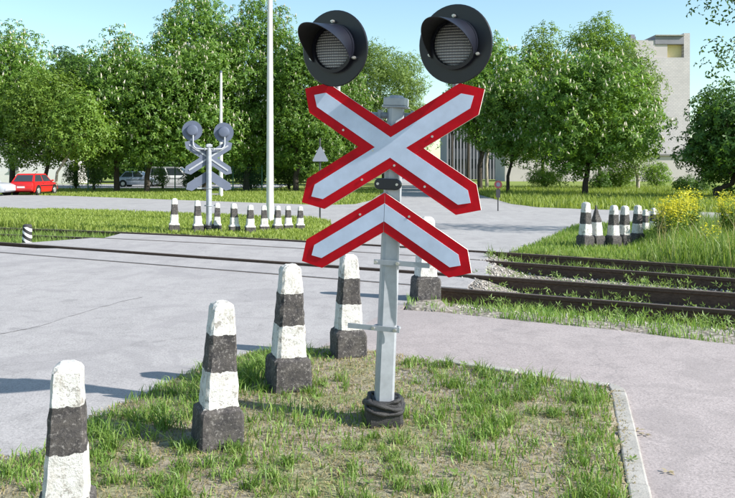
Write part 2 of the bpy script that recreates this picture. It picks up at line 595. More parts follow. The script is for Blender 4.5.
# near road, left of the island and up to the nearest rail
P_road = ([(-16, 0.6), (-16, yd(-16) - 0.05)] + along(yd, -14, 0.95, -0.05)
          + [(0.98, 11.2), seamA] + rag(seamA, seamB, 6, 0.05, 3) + [seamB, (0.2, 5.0), (0.6, 0.6)])
# the footpath by the track
up = [G(400, 310), G(440, 312.5), G(500, 319), G(560, 325), G(620, 331), G(680, 338.5), G(735, 345), (6.4, 6.35), (9.5, 4.6)]
P_path = [seamB] + list(reversed(rag(seamA, seamB, 6, 0.05, 3))) + [seamA] + up + [(9.5, 0.6), (0.6, 0.6), (0.2, 5.0)]
# crossing panels between the rails
P_p1 = along(yd, -16, 1.45, 0.085) + rag((1.5, 11.25), (1.64, 12.35), 6, .07, 6) + [(p[0], p[1] - (.24 if p[0] < -7.0 else 0)) for p in reversed(along(yc, -16, 1.6, -0.06, 40))]
P_p2 = along(yc, -8.3, 1.9, 0.05) + [(1.98, 12.45)] + rag((1.98, 12.45), (2.25, 14.4), 9, .09, 5) + [(2.25, 14.4)] + list(reversed(along(yb, -6.9, 2.2, -0.06))) + [(-7.6, 18.6)]
P_p3 = along(yb, -6.6, 2.2, 0.085) + rag((2.25, 14.8), (2.45, 15.95), 6, .07, 7) + list(reversed(along(ya, -6.6, 2.4, -0.06)))
# far side: crossing mouth, cross road and avenue
av_l, av_r = 0.55, 7.0
P_far = (along(ya, -1.45, 2.75, 0.06) + [(3.3, 16.6), (4.05, 18.2), (4.9, 20.2), (6.2, 23.3), (7.6, 24.2), (12, 22.6), (40, 9.0)]
         + [(44, 17), (14.2, 30.3), (9.5, 32.8), (7.6, 34.6), (7.0, 38), (7.6, 60), (12.5, 220), (6.5, 220), (1.4, 60), (0.2, 42), (-0.6, 37.6), (-2.2, 36.6)]
         + [(-18.5, 48.5), (-70, 74), (-70, 60), (-16, 34), (-5.3, 28.6), (-1.9, 26.9), (-1.2, 25.2), (-1.0, 22.0), (-1.1, 20.0)])
P_island = [G(-60, 468), G(0, 459), G(38, 455), G(92, 417), G(138, 398), G(190, 373), G(250, 354), G(330, 347), G(372, 352),
            G(440, 364), G(538, 379.5), kerb_c, (1.93, 5.9), (1.45, 4.1), (1.0, 2.4), (0.55, 0.8), (-2.2, 0.8), (-2.6, 3.0)]
ASPHALT = [P_road, P_path, P_p1, P_p2, P_p3, P_far]


def masks(x, y):
    asp = np.zeros(np.shape(x), bool)
    for p in ASPHALT: asp |= in_poly(x, y, p)
    isl = in_poly(x, y, P_island)
    asp &= ~isl
    bed = (y > yd(x) - np.where(x > 1.0, 0.75, 0.42)) & (y < np.where(x > 2.2, yb(x) + 1.75, ya(x) + 0.35)) & ~asp & (np.abs(x) < 30)
    return asp, isl, bed


def gz(x, y):
    asp, isl, bed = masks(x, y)
    jit = (fbm(x * 1.3, y * 1.3, 2) - 0.5) * 0.05
    z = 0.018 + jit * 0.5
    z = np.where(asp, -0.14, z)
    z = np.where(bed, -0.205 + jit * 0.6, z)
    z = np.where(~asp & ~isl & (x > 1.0) & (y < yd(x)) & (y > 5.5), -0.205 + 0.19 * np.clip((yd(x) - .3 - y) / 1.3, 0, 1) + jit * .6, z)
    xe = 1.55 + (y - 11.3) * .19
    z = np.where(bed & (x > xe - .3) & (y > yd(x) + .1) & (y < ya(x)), np.maximum(z, -.012 + jit * .8 - .2 * np.clip((x - xe - .05) / .8, 0, 1)), z)
    far = (np.abs(x) > 13.5) | (y > 33) | (y < 1.0)
    z = np.where(far & ~asp, -0.04, z)
    z = np.where(far & asp, -0.20, z)
    z = np.where((np.abs(y - yc(x)) < .5) & (x < -6) & (x > -20), np.minimum(z, -.2), z)
    return z


# ground sheet: one non-uniform grid reaching the horizon
gx = np.concatenate((-np.geomspace(14, 900, 26)[::-1], np.arange(-13.9, 13.95, 0.11), np.geomspace(14.05, 900, 26)))
gy = np.concatenate((np.array([-200, -60, -20, -6, -1.0, 0.4]), np.arange(1.2, 33.2, 0.11), np.geomspace(33.4, 1600, 40)))
GX, GY = np.meshgrid(gx, gy)
wob = 0.05
wx = GX + np.where((np.abs(GX) < 13) & (GY < 32) & (GY > 1.5), (vnoise(GX * 3.7, GY * 3.7, 5) - 0.5) * 2 * wob, 0)
wy = GY + np.where((np.abs(GX) < 13) & (GY < 32) & (GY > 1.5), (vnoise(GX * 3.7, GY * 3.7, 9) - 0.5) * 2 * wob, 0)
GZ = gz(wx, wy)
nx, ny = len(gx), len(gy)
idx = np.arange(nx * ny).reshape(ny, nx)
quads = np.stack((idx[:-1, :-1], idx[:-1, 1:], idx[1:, 1:], idx[1:, :-1]), -1).reshape(-1, 4)
me = mesh_np("ground", np.stack((GX, GY, GZ), -1).reshape(-1, 3), quads.ravel(), np.full(len(quads), 4), M['ground'], True)
_, isl_m, bed_m = masks(wx, wy)
strip_m = (wy > 6) & (wy < yd(wx) - 0.3) & (wx > 0.3)
a1 = me.attributes.new("gravel", 'FLOAT', 'POINT'); a1.data.foreach_set("value", (bed_m | strip_m).astype(np.float32).ravel() * 0.85)
a2 = me.attributes.new("lawn", 'FLOAT', 'POINT'); a2.data.foreach_set("value", ((wy > ya(wx)) | (wy > 33)).astype(np.float32).ravel())
tag(link("ground", me), None, None, None, 'structure')


def slab(name, poly, top, bot, mat, parent=None):
    bm = bmesh.new()
    tv = [bm.verts.new((p[0], p[1], top)) for p in poly]
    bv = [bm.verts.new((p[0], p[1], bot)) for p in poly]
    f = bm.faces.new(tv)
    n = len(poly)
    for i in range(n):
        j = (i + 1) % n
        bm.faces.new((tv[i], tv[j], bv[j], bv[i]))
    bmesh.ops.triangulate(bm, faces=[f])
    bmesh.ops.recalc_face_normals(bm, faces=bm.faces)
    for fc in bm.faces:
        if abs(fc.normal.z) > 0.9 and fc.normal.z < 0: fc.normal_flip()
    me = bpy.data.meshes.new(name); bm.to_mesh(me); bm.free()
    me.materials.append(mat)
    return link(name, me, parent)


road = tag(slab("road", P_road, 0.0, -0.3, M['asphalt']), kind='structure')
tag(slab("footpath", P_path, 0.004, -0.3, M['path']), kind='structure')
tag(slab("road", P_far, 0.0, -0.3, M['avenue']), kind='structure')
crossing = tag(link("crossing_surface", None), kind='structure')
for nm, p in (("crossing_panel", P_p1), ("crossing_panel", P_p2), ("crossing_panel", P_p3)):
    slab(nm, p, 0.0, -0.3, M['asphalt'], crossing)

# long crack across the near road
crack = [G(-40, 343), G(0, 334), G(25, 329.5), G(45, 325), G(68, 317), G(95, 309), G(120, 302), G(150, 296)]
b = MB(); r_ = random.Random(2); pts = []
for i in range(len(crack) - 1):
    for t in (0, 0.25, 0.5, 0.75):
        pts.append((crack[i][0] + (crack[i + 1][0] - crack[i][0]) * t + r_.uniform(-.02, .02), crack[i][1] + (crack[i + 1][1] - crack[i][1]) * t + r_.uniform(-.03, .03)))
for i in range(len(pts) - 1):
    w0 = 0.018 * (0.6 + 0.5 * ((i * 37) % 5) / 5)
    (x0, y0), (x1, y1) = pts[i], pts[i + 1]
    b.add([(x0, y0 - w0, .003), (x1, y1 - w0, .003), (x1, y1 + w0, .003), (x0, y0 + w0, .003)], [(0, 1, 2, 3)])
b.build("crack", plain('tar_crack', (0.14, 0.13, 0.135), 0.9), road)

# ------------------------------------------------------------------ kerb stones of the island
kerb = tag(link("kerb", None), kind='structure')


def kerb_run(a, c, w, length, seed):
    r = random.Random(seed)
    dx, dy = c[0] - a[0], c[1] - a[1]; L = math.hypot(dx, dy); n = max(1, round(L / length)); ang = math.atan2(dy, dx)
    for i in range(n):
        t = (i + 0.5) / n
        q = MB(); q.box((0, 0, 0), (L / n - 0.012, w, 0.2))
        q.build("kerb_stone", M['concrete'], kerb, bevel=0.012,
                loc=(a[0] + dx * t, a[1] + dy * t, -0.07 + r.uniform(-.006, .006)), rot=(r.uniform(-.02, .02), 0, ang + r.uniform(-.012, .012)))


kerb_run((1.945, 6.0), (1.005, 2.47), 0.115, 0.95, 1)
kerb_run((0.62, 6.98), (1.93, 6.19), 0.09, 0.8, 2)

q = MB()
ring = [(1.945 - .115 / 2 * .96 + .0, 6.02), (1.945 + .115 / 2, 6.02), (2.0, 6.08), (1.985, 6.15), (1.95, 6.2), (1.935, 6.21), (1.905, 6.135)]
q.rings([[(x_, y_, z_) for x_, y_ in ring] for z_ in (-.17, .031)]); q.build("kerb_stone", M['concrete'], kerb, bevel=.01)

# ------------------------------------------------------------------ rails
RAIL = [(-0.065, 0), (0.065, 0), (0.065, 0.014), (0.012, 0.03), (0.012, 0.165), (0.036, 0.18), (0.036, 0.225), (0.028, 0.23),
        (-0.028, 0.23), (-0.036, 0.225), (-0.036, 0.18), (-0.012, 0.165), (-0.012, 0.03), (-0.065, 0.014)]


def rail(parent, f, top, x0=-15.0, x1=10.5):
    rings = []
    n = 60
    for i in range(n + 1):
        x = x0 + (x1 - x0) * i / n
        sl = (f(x + .05) - f(x - .05)) / .1
        L = math.hypot(1, sl); nx_, ny_ = -sl / L, 1 / L
        rings.append([(x + nx_ * o, f(x) + ny_ * o, top - 0.23 + h) for o, h in RAIL])
    q = MB(); q.rings(rings)
    k = len(RAIL)
    for i in range(n):
        q.m[i * k + 7] = 1
    o = q.build("rail", [M['rail'], M['railtop']], parent)
    return o


for nm, fa, fb, ta, tb, lab in (("railway_track", yc, yd, 0.045, 0.004, "nearest rusty railway track crossing the road behind the signal"),
                                ("railway_track", ya, yb, 0.035, 0.004, "farther rusty railway track along the tall grass and lawn")):
    t = thing(nm, lab, "railway track", group="tracks of the level crossing")
    rail(t, fa, ta); rail(t, fb, tb)
    for i in range(46):
        x = -15 + i * 0.55
        if -7.5 < x < 2.6: continue
        ym = (fa(x) + fb(x)) / 2
        q = MB(); q.box((0, 0, 0), (0.22, 2.3, 0.14))
        q.build("sleeper", M['sleeper'], t, loc=(x, ym, -0.275), rot=(0, 0, math.atan(-0.55)))

# ------------------------------------------------------------------ bollards
def rounded_square(h, z, r_, amp, ch=0.2):
    c = h * (1 - ch)
    pts = [(h, -c), (h, c), (c, h), (-c, h), (-h, c), (-h, -c), (-c, -h), (c, -h)]
    # extra points along the flats
    out = []
    for i in range(8):
        a, b_ = pts[i], pts[(i + 1) % 8]
        out.append(a)
        if i % 2 == 0:
            out.append(((a[0] + b_[0]) / 2, (a[1] + b_[1]) / 2))
    return [(x + r_.uniform(-amp, amp), y + r_.uniform(-amp, amp), z + r_.uniform(-amp, amp)) for x, y in out]


def bollard_meshes(seed, pointed=False, mat='bollard', simple=False):
    r_ = random.Random(seed)
    q = MB()
    q.rings([rounded_square(.158, -0.12, r_, 0.002, .1), rounded_square(.155, .02, r_, 0.004, .1), rounded_square(.152, .12, r_, 0.004, .1),
             rounded_square(.15, .22, r_, 0.004, .1), rounded_square(.144, .258, r_, 0.005, .14), rounded_square(.118, .283, r_, 0.003, .16)])
    base = q
    q = MB(); rings = []
    top_h = 0.078
    n = 14
    for i in range(n + 1):
        t = i / n
        z = .278 + (0.955 - .278) * t
        h = .121 + (top_h - .121) * t
        if pointed and t > .55: h *= 1 - (t - .55) * 1.75
        rings.append(rounded_square(h, z, r_, 0.0048, .2))
    hl = top_h if not pointed else top_h * 0.25
    rings.append(rounded_square(hl * .86, .982, r_, 0.004, .3))
    rings.append(rounded_square(hl * .5, 1.0, r_, 0.004, .3))
    q.rings(rings)
    return base, q


BOLL = []
for s in range(4):
    b0, q0 = bollard_meshes(40 + s)
    BOLL.append((b0, q0))


def bollard(loc, H, rz, seed, label, group, lean=(0, 0), pointed=False, mat='bollard', wide=1.0):
    b0, q0 = bollard_meshes(100 + seed, True) if pointed else BOLL[seed % 4]
    t = thing("bollard", label, "bollard", loc, (lean[0], lean[1], rz), group, (H * wide, H * wide, H))
    b0.build("base_block", M[mat], t); q0.build("shaft", M[mat], t)
    return t


RZ = math.radians(24)
g1 = "striped concrete bollards along the grass island"
x5, y5 = G(425, 299)
bollard((X(66, 3.6), 3.6, 0.0), 0.85, RZ - .12, 0, "striped bollard nearest the camera, cut off at the bottom left corner", g1, (0.0, .01))
bollard((*G(217, 446), 0.01), 0.90, RZ, 1, "striped bollard standing in grass, second from the left in the near row", g1, (0, .035))
bollard((*G(288, 390), 0.0), 0.99, RZ - .05, 2, "striped bollard just left of the signal, its top under the chevron's left tip", g1, (0, .02))
bollard((*G(348, 357), 0.0), 0.95, RZ - .15, 3, "striped bollard directly behind the signal post, below the chevron", g1, (0, .01))
bollard((x5, y5, 0.0), 1.10, RZ - .2, 0, "chipped striped bollard between footpath and rails, mostly hidden by the chevron", g1, (0, .03))

g2 = "striped bollards on the lawn across the tracks"
ordn = ["leftmost", "second", "third", "fourth", "fifth", "sixth", "seventh", "eighth", "rightmost"]
far_row = [(174, 232.3, 199), (198, 232.5, 201), (217, 231.5, 203.5), (234.5, 232.7, 204), (250, 233.2, 205.5), (264.5, 232, 206), (277.5, 231, 206.3), (288.5, 230.5, 206.3), (300, 230.3, 206.8)]
for i, (px, pb, pt) in enumerate(far_row):
    x, y = G(px, pb)
    H = (pb - pt) * y / FOC
    lab = ordn[i] + (" striped bollard" if i in (0, 8) else " striped bollard from the left") + " in the row on the far lawn"
    bollard((x, y, 0.0), H * 1.02, 0.3 + 0.1 * math.sin(i * 2.3), i, lab, g2, (0.02 * math.sin(i * 1.7), 0.02 * math.cos(i * 3.1)), mat='bollard_far', wide=1.0 if i < 3 else 1.15)

g3 = "striped bollards in the tall grass on the right"
rrow = [(585, 248, 203, 0, "leftmost and tallest striped bollard in the right hand row"), (597, 247, 206, 1, "broken pointed bollard in the right hand row, dark tip"),
        (613, 247, 206, 0, "third striped bollard of the right hand row, touching the next one"), (624, 246, 206.5, 0, "fourth striped bollard of the right hand row, touching the third"),
        (637, 244, 206, 0, "fifth striped bollard of the right hand row, half in the grass"), (645, 237, 210, 0, "small striped bollard behind the fifth one in the right hand row"),
        (653, 236, 208.5, 0, "last striped bollard of the right hand row, beside yellow flowers")]
for i, (px, pb, pt, po, lab) in enumerate(rrow):
    x, y = G(px, pb)
    H = (pb - pt) * y / FOC
    bollard((x, y, 0.0), H * 1.02, 0.42, i + 1, lab, g3, (0, -0.03 if i in (1,) else 0.03), bool(po), 'bollard_tip' if po else 'bollard', 0.95)

# short striped marker post by the track, on the left
def marker_material():
    m = NT('marker_paint')
    s = m.n("ShaderNodeSeparateXYZ"); m.l(m.co(), s.inputs[0])
    v = m.math('FRACT', m.math('ADD', m.math('MULTIPLY', s.outputs[2], 6.5), m.math('MULTIPLY', s.outputs[0], 4.5)))
    col = m.mix(m.ramp(v, [(0.42, 0.0), (0.48, 1.0)]), (0.8, 0.79, 0.77), (0.03, 0.03, 0.03))
    col = m.mix(m.math('GREATER_THAN', s.outputs[2], 0.35), col, (0.045, 0.042, 0.045))
    return m.set(col, 0.8)


mx_, my_ = G(27, 241.5)
t = thing("marker_post", "short round marker post with slanted black and white stripes beside the left rail", "marker post", (mx_, my_, 0), (0, 0.03, 0))
q = MB(); q.tube([(0, 0, -.25), (0, 0, .3), (0, 0, .39), (0, 0, .41)], [.11, .105, .1, .07], 16); q.build("post", marker_material(), t, smooth=50)

# ------------------------------------------------------------------ the crossing signal
def arm_poly(cx, cz, ang, h0, h1, w, tip):
    """pointed bar along ang; h0,h1 extents each way (0 = cut square), tip length"""
    c, s = math.cos(ang), math.sin(ang)
    pts = []
    if h1 > 0: pts += [(h1 - tip, w), (h1, 0), (h1 - tip, -w)]
    if h0 > 0: pts = [(-h0 + tip, -w), (-h0, 0), (-h0 + tip, w)] + pts
    return [(cx + a * c - b_ * s, cz + a * s + b_ * c) for a, b_ in pts]


def half_arm(cx, cz, ang, L, w, tip, side):
    """arm from a vertical joint at x = cx out to a pointed tip"""
    c, s = math.cos(ang), math.sin(ang)
    k = w / abs(c)
    t1 = (cx + (L - tip) * c - w * s, cz + (L - tip) * s + w * c)
    t0 = (cx + L * c, cz + L * s)
    t2 = (cx + (L - tip) * c + w * s, cz + (L - tip) * s - w * c)
    return [(cx, cz + k), t1, t0, t2, (cx, cz - k)] if side > 0 else [(cx, cz - k), t1, t0, t2, (cx, cz + k)]


def lamp(parent, x, z, yaw):
    Rm = Matrix.Rotation(yaw, 3, 'Z') @ Matrix.Rotation(math.radians(4), 3, 'X')
    org = Vector((x, -0.13, z))
    def T(p): return Rm @ Vector(p) + org
    def ringp(r, y, n=48, a0=0.0): return [T((r * math.sin(a0 + 2 * math.pi * k / n), y, r * math.cos(a0 + 2 * math.pi * k / n))) for k in range(n)]
    # back plate: shallow dish, black in front, grey behind
    q = MB(); q.rings([ringp(.252, 0.0), ringp(.258, 0.006), ringp(.256, 0.014)], 0)
    q.m[-2] = 0; q.m[-1] = 1
    bp = q.build("back_plate", [M['black'], M['greyback']], parent, smooth=30)
    # housing behind the plate
    q = MB(); q.rings([ringp(.15, 0.016), ringp(.15, 0.07), ringp(.12, 0.12), ringp(.07, .13)]); q.build("lamp_housing", M['greyback'], parent, smooth=30)
    # front ring
    q = MB()
    q.rings([ringp(.166, -0.001), ringp(.166, -0.035), ringp(.143, -0.037), ringp(.141, -0.004)], 0, cap=False)
    q.build("lens_ring", M['black'], parent, smooth=30)
    # lens: shallow dome
    q = MB(); rr = [ringp(.142 * math.cos(a), -0.006 - .035 * math.sin(a)) for a in (0, .3, .6, .9, 1.2, 1.45)]
    q.rings(rr); ln = q.build("lens", M['lens'], parent, smooth=60)
    # visor: hood cut back towards the sides
    q = MB(); n = 44; sp = math.radians(118); R0 = .158
    inner = []; outer = []
    for i in range(n + 1):
        a = -sp + 2 * sp * i / n
        Ls = 0.025 + 0.30 * max(0.0, math.cos(a * 0.76)) ** 1.5
        for lst, r in ((outer, R0 + .004), (inner, R0)):
            lst.append([T((r * math.sin(a), -0.02 - Ls * s_, r * math.cos(a) - 0.02 * s_)) for s_ in (0, .25, .5, .75, 1.0)])
    b_ = MB(); b_.rings(outer, 0, cap=False, closed=False); b_.rings(inner, 1, cap=False, closed=False)
    for i in range(n):
        b_.add([outer[i][4], outer[i + 1][4], inner[i + 1][4], inner[i][4]], [(0, 1, 2, 3)], 0)
    for e in (0, n):
        for s_ in range(4):
            b_.add([outer[e][s_], outer[e][s_ + 1], inner[e][s_ + 1], inner[e][s_]], [(0, 1, 2, 3)], 0)
    b_.build("visor", [M['black'], M['blackin']], parent, smooth=50, fix=False)
    for a in (0.0, math.radians(112), math.radians(-112)):
        q = MB()
        p0 = T((.180 * math.sin(a), -0.002, .180 * math.cos(a))); p1 = T((.180 * math.sin(a), -0.03, .180 * math.cos(a)))
        q.tube([p0, p1], .011, 8)
        q.tube([T((.180 * math.sin(a), -0.03, .180 * math.cos(a))), T((.180 * math.sin(a), -0.045, .180 * math.cos(a)))], .006, 6)
        q.build("bolt", M['bolt'], parent)
    return T


def signal(label, loc, rot):
    t = thing("crossing_signal", label, "railway signal", loc, rot, "level crossing signals")
    # footing
    r_ = random.Random(9)
    q = MB()
    q.rings([rounded_square(h, z, r_, .004, .18) for h, z in ((.122, -.15), (.122, .05), (.118, .12), (.108, .165), (.085, .175))])
    ft = q.build("footing", M['bitumen'], t, rot=(0, 0, .35))
    # rag of tarred felt wrapped round the top of the footing
    q = MB()
    for k, (zz, rr, th) in enumerate(((.15, .118, .017), (.122, .128, .014), (.172, .10, .013))):
        pts = []
        for i in range(25):
            a = 2 * math.pi * i / 24 + k
            kf = 1 / max(abs(math.cos(a)), abs(math.sin(a)))
            R_ = rr * min(kf, 1.25) * (1 + .04 * math.sin(3 * a + k))
            pts.append((R_ * math.cos(a + .35), R_ * math.sin(a + .35), zz + .018 * math.sin(2 * a + 1.3 * k)))
        q.tube(pts, [th * (1 + .35 * math.sin(i * 1.9 + k)) for i in range(25)], 7)
    q.build("felt_wrap", M['bitumen'], t, smooth=60)
    # post
    q = MB()
    def sq(h, z):
        return [(x, y, z) for x, y, _ in rounded_square(h, 0, random.Random(1), 0, .3)]
    q.rings([sq(.062, .10), sq(.058, 1.0), sq(.053, 2.0), sq(.051, 2.16)])
    q.build("post", M['galv'], t, rot=(0, 0, .42))
    # junction box on top
    q = MB(); q.box((0.0, 0, 2.2), (.15, .13, .055)); q.box((0, 0, 2.165), (.165, .145, .012)); q.tube([(0, 0, 2.22), (0, 0, 2.245)], [.06, .045], 12)
    q.build("junction_box", M['galv'], t, bevel=.006)
    # lamp arms
    for s, lz in ((-1, 2.545), (1, 2.575)):
        lx = .41 * s - .005
        q = MB()
        q.tube([(.05 * s, .03, 2.11), (.2 * s, .03, 2.11), (.33 * s, .02, 2.12), (.385 * s, 0.0, 2.16), (lx, -.02, 2.24), (lx, -.03, lz - .1), (lx, -.05, lz)], .021, 12)
        q.box((.115 * s, .03, 2.11), (.02, .07, .07))
        q.build("lamp_arm", M['galv'], t, smooth=50)
        lamp(t, lx, lz, math.radians(-14))
    # crossbuck
    cxn, czn = -.006, 1.889
    A1, A2 = math.radians(-34.2), math.radians(30.8)
    A1 += math.radians(2.4); A2 += math.radians(2.4)
    cr = link("crossbuck", None, t)
    yb0 = -.085
    for k, A in enumerate((A1, A2)):
        dy = -.0025 * k
        q = MB(); q.prism_xz(arm_poly(cxn, czn, A, .732, .732, .121, .118), yb0 + dy - .002, yb0 + .016 - dy, 0, 1, 2)
        q.build("board", [M['red'], M['greyback'], M['edge']], cr)
        q = MB(); q.prism_xz(arm_poly(cxn, czn, A, .65, .65, .0575, .062), yb0 - .0062 - .0006 * k, yb0 - .0005, 0, 0, 0)
        q.build("white_stripe", M['signwhite'], cr)
        # stiffening channel behind
        q = MB(); q.prism_xz(arm_poly(cxn, czn, A, .6, .6, .02, .001), yb0 + .02, yb0 + .034, 0, 0, 0)
        q.build("stiffener", M['galv'], cr)
    for A, u in ((A1, .09), (A1, -.09), (A2, .28), (A2, -.28), (A1, .34), (A1, -.34)):
        px_, pz_ = cxn + u * math.cos(A) + .085 * math.sin(A), czn + u * math.sin(A) - .085 * math.cos(A)
        q = MB(); q.tube([(px_, yb0, pz_), (px_, yb0 - .009, pz_)], .008, 8); q.build("rivet", M['bolt'], cr)
    # chevron
    chx, chz = -.03, 1.452
    ch = link("chevron_board", None, t)
    for s, A in ((-1, math.radians(180 + 32.9)), (1, math.radians(-31.2))):
        L = .68 if s < 0 else .70
        pl = half_arm(chx + .0015 * s, chz, A, L, .112, .105, s)
        q = MB(); q.prism_xz(pl, yb0 - .002, yb0 + .016, 0, 1, 2); q.build("board", [M['red'], M['greyback'], M['edge']], ch)
        q = MB(); q.prism_xz(half_arm(chx + .0015 * s, chz, A, L - .085, .051, .052, s), yb0 - .0062, yb0 - .0005, 0, 0, 0)
        q.build("white_stripe", M['signwhite'], ch)
        q = MB()
        for u in (.2,):
            px_, pz_ = chx + u * math.cos(A), chz + u * math.sin(A) + .085
            q.tube([(px_, yb0, pz_), (px_, yb0 - .009, pz_)], .008, 8)
        q.build("rivet", M['bolt'], ch)
    # black connector plate between the boards
    q = MB(); n = 10; w, hh = .055, .038
    pl = [(w + hh * math.sin(math.pi * k / n), hh * math.cos(math.pi * k / n)) for k in range(n + 1)] + \
         [(-w - hh * math.sin(math.pi * k / n), -hh * math.cos(math.pi * k / n)) for k in range(n + 1)]
    q.prism_xz([(x - .018, z + 1.642) for x, z in pl], -.085, -.045); cp = q.build("connector_plate", M['black'], t, bevel=.006)
    for s in (-1, 1):
        q = MB(); q.tube([(-.018 + .066 * s, -.085, 1.642), (-.018 + .066 * s, -.094, 1.642)], .009, 8); q.build("bolt", M['bolt'], cp)
    # clamps with flat bars
    for zz, x0, x1 in ((1.115, -.09, .29), (.668, -.255, .105)):
        cl = link("clamp", None, t)
        q = MB(); q.box(((x0 + x1) / 2, -.078, zz), (x1 - x0, .008, .034)); q.build("flat_bar", M['galv'], cl)
        q = MB()
        pts = [(.088 * math.cos(a), .076 * math.sin(a), zz - .004) for a in np.linspace(math.pi * 1.12, -math.pi * .12, 13)]
        q.tube(pts, .008, 8); q.build("clamp_bolt", M['galv'], cl, smooth=50)
        for s in (-1, 1):
            q = MB(); q.tube([(.075 * s, -.082, zz), (.075 * s, -.1, zz)], .012, 6); q.build("nut", M['bolt'], cl)
    return t


sig = signal("near crossing signal with red and white crossbuck, chevron and two dark hooded lamps", (*G(383, 424), 0.0), (0, math.radians(2.4), math.radians(-15)))
far = copy_tree(sig)
far.location = (*G(209, 232), 0.0)
far.rotation_euler = (0, 0, math.radians(180 + 24))
far.scale = (1.06, 1.06, 1.075)
far["label"] = "far crossing signal seen from its grey back, behind the bollards on the lawn"

# ------------------------------------------------------------------ poles and small signs
lx, ly = G(270, 222)
t = thing("lamp_post", "tall pale concrete lamp post rising out of the picture behind the far bollards", "lamp post", (lx, ly, 0))
q = MB(); q.tube([(0, 0, -.3), (0, 0, .0), (0, 0, 4), (0, 0, 9.2)], [.125, .123, .10, .07], 20); q.build("post", M['lamppost'], t, smooth=60)
q = MB(); q.tube([(0, 0, 9.1), (0, -.1, 9.5), (0, -.6, 9.75), (0, -1.2, 9.8)], .035, 10); q.build("arm", M['galv'], t, smooth=50)
q = MB(); q.box((0, -1.5, 9.8), (.22, .6, .12)); q.build("lamp_head", M['greyback'], t, bevel=.03)

px_, py_ = G(221, 196)
t = thing("utility_pole", "slim grey pole against the dark trees, right of the far signal", "pole", (px_, py_, 0))
q = MB(); q.tube([(0, 0, -.3), (0, 0, 3), (0, 0, 7.7)], [.13, .11, .07], 14); q.build("shaft", M['lamppost'], t, smooth=60)
q = MB(); q.tube([(0, 0, 7.7), (0, 0, 7.78), (0, 0, 7.84)], [.085, .085, .03], 12); q.build("cap", M['greyback'], t)
q = MB(); q.box((-.36, 0, .12), (.62, .16, .1)); q.build("foot_brace", M['concrete'], t)

tx, ty = G(320, 220)
t = thing("warning_sign", "triangular road sign seen from its grey back, left of the crossbuck", "road sign", (tx, ty, 0), (0, 0, .2))
q = MB(); q.tube([(0, 0, -.2), (0, 0, 2.75)], .03, 10); q.build("post", M['darkmetal'], t, smooth=60)
q = MB(); q.prism_xz([(-.27, 2.0), (-.24, 1.97), (.24, 1.97), (.27, 2.0), (.025, 2.47), (-.025, 2.47)], -.075, -.06, 0, 0, 0)
q.build("sign_back", plain("dull_sign_back", (.18, .20, .25), .6), t)
q = MB(); q.prism_xz([(-.26, 2.005), (-.23, 1.98), (.23, 1.98), (.26, 2.005), (.023, 2.46), (-.023, 2.46)], -.0595, -.058, 0, 0, 0)
q.build("sign_face", M['red'], t)
for zz in (2.08, 2.32):
    q = MB(); q.box((0, -.045, zz), (.3, .025, .035)); q.build("bracket", M['galv'], t)
t.rotation_euler = (0, 0, math.radians(14))

sx, sy = G(498, 211)
t = thing("small_road_sign", "low dark road sign with round head and plate at the far road edge", "road sign", (sx, sy, 0))
q = MB(); q.tube([(0, 0, -.2), (0, 0, 1.0)], .025, 8); q.build("post", M['darkmetal'], t)
q = MB(); q.tube([(0, -.03, 1.08), (0, -.045, 1.08)], .16, 20); q.build("round_plate", plain('dull_red', (.16, .03, .035), .6), t)
q = MB(); q.tube([(0, -.046, 1.08), (0, -.05, 1.08)], .085, 20); q.build("inner_disc", M['greyback'], t)
q = MB(); q.box((0, -.04, .72), (.17, .015, .34)); q.build("lower_plate", M['darkmetal'], t)

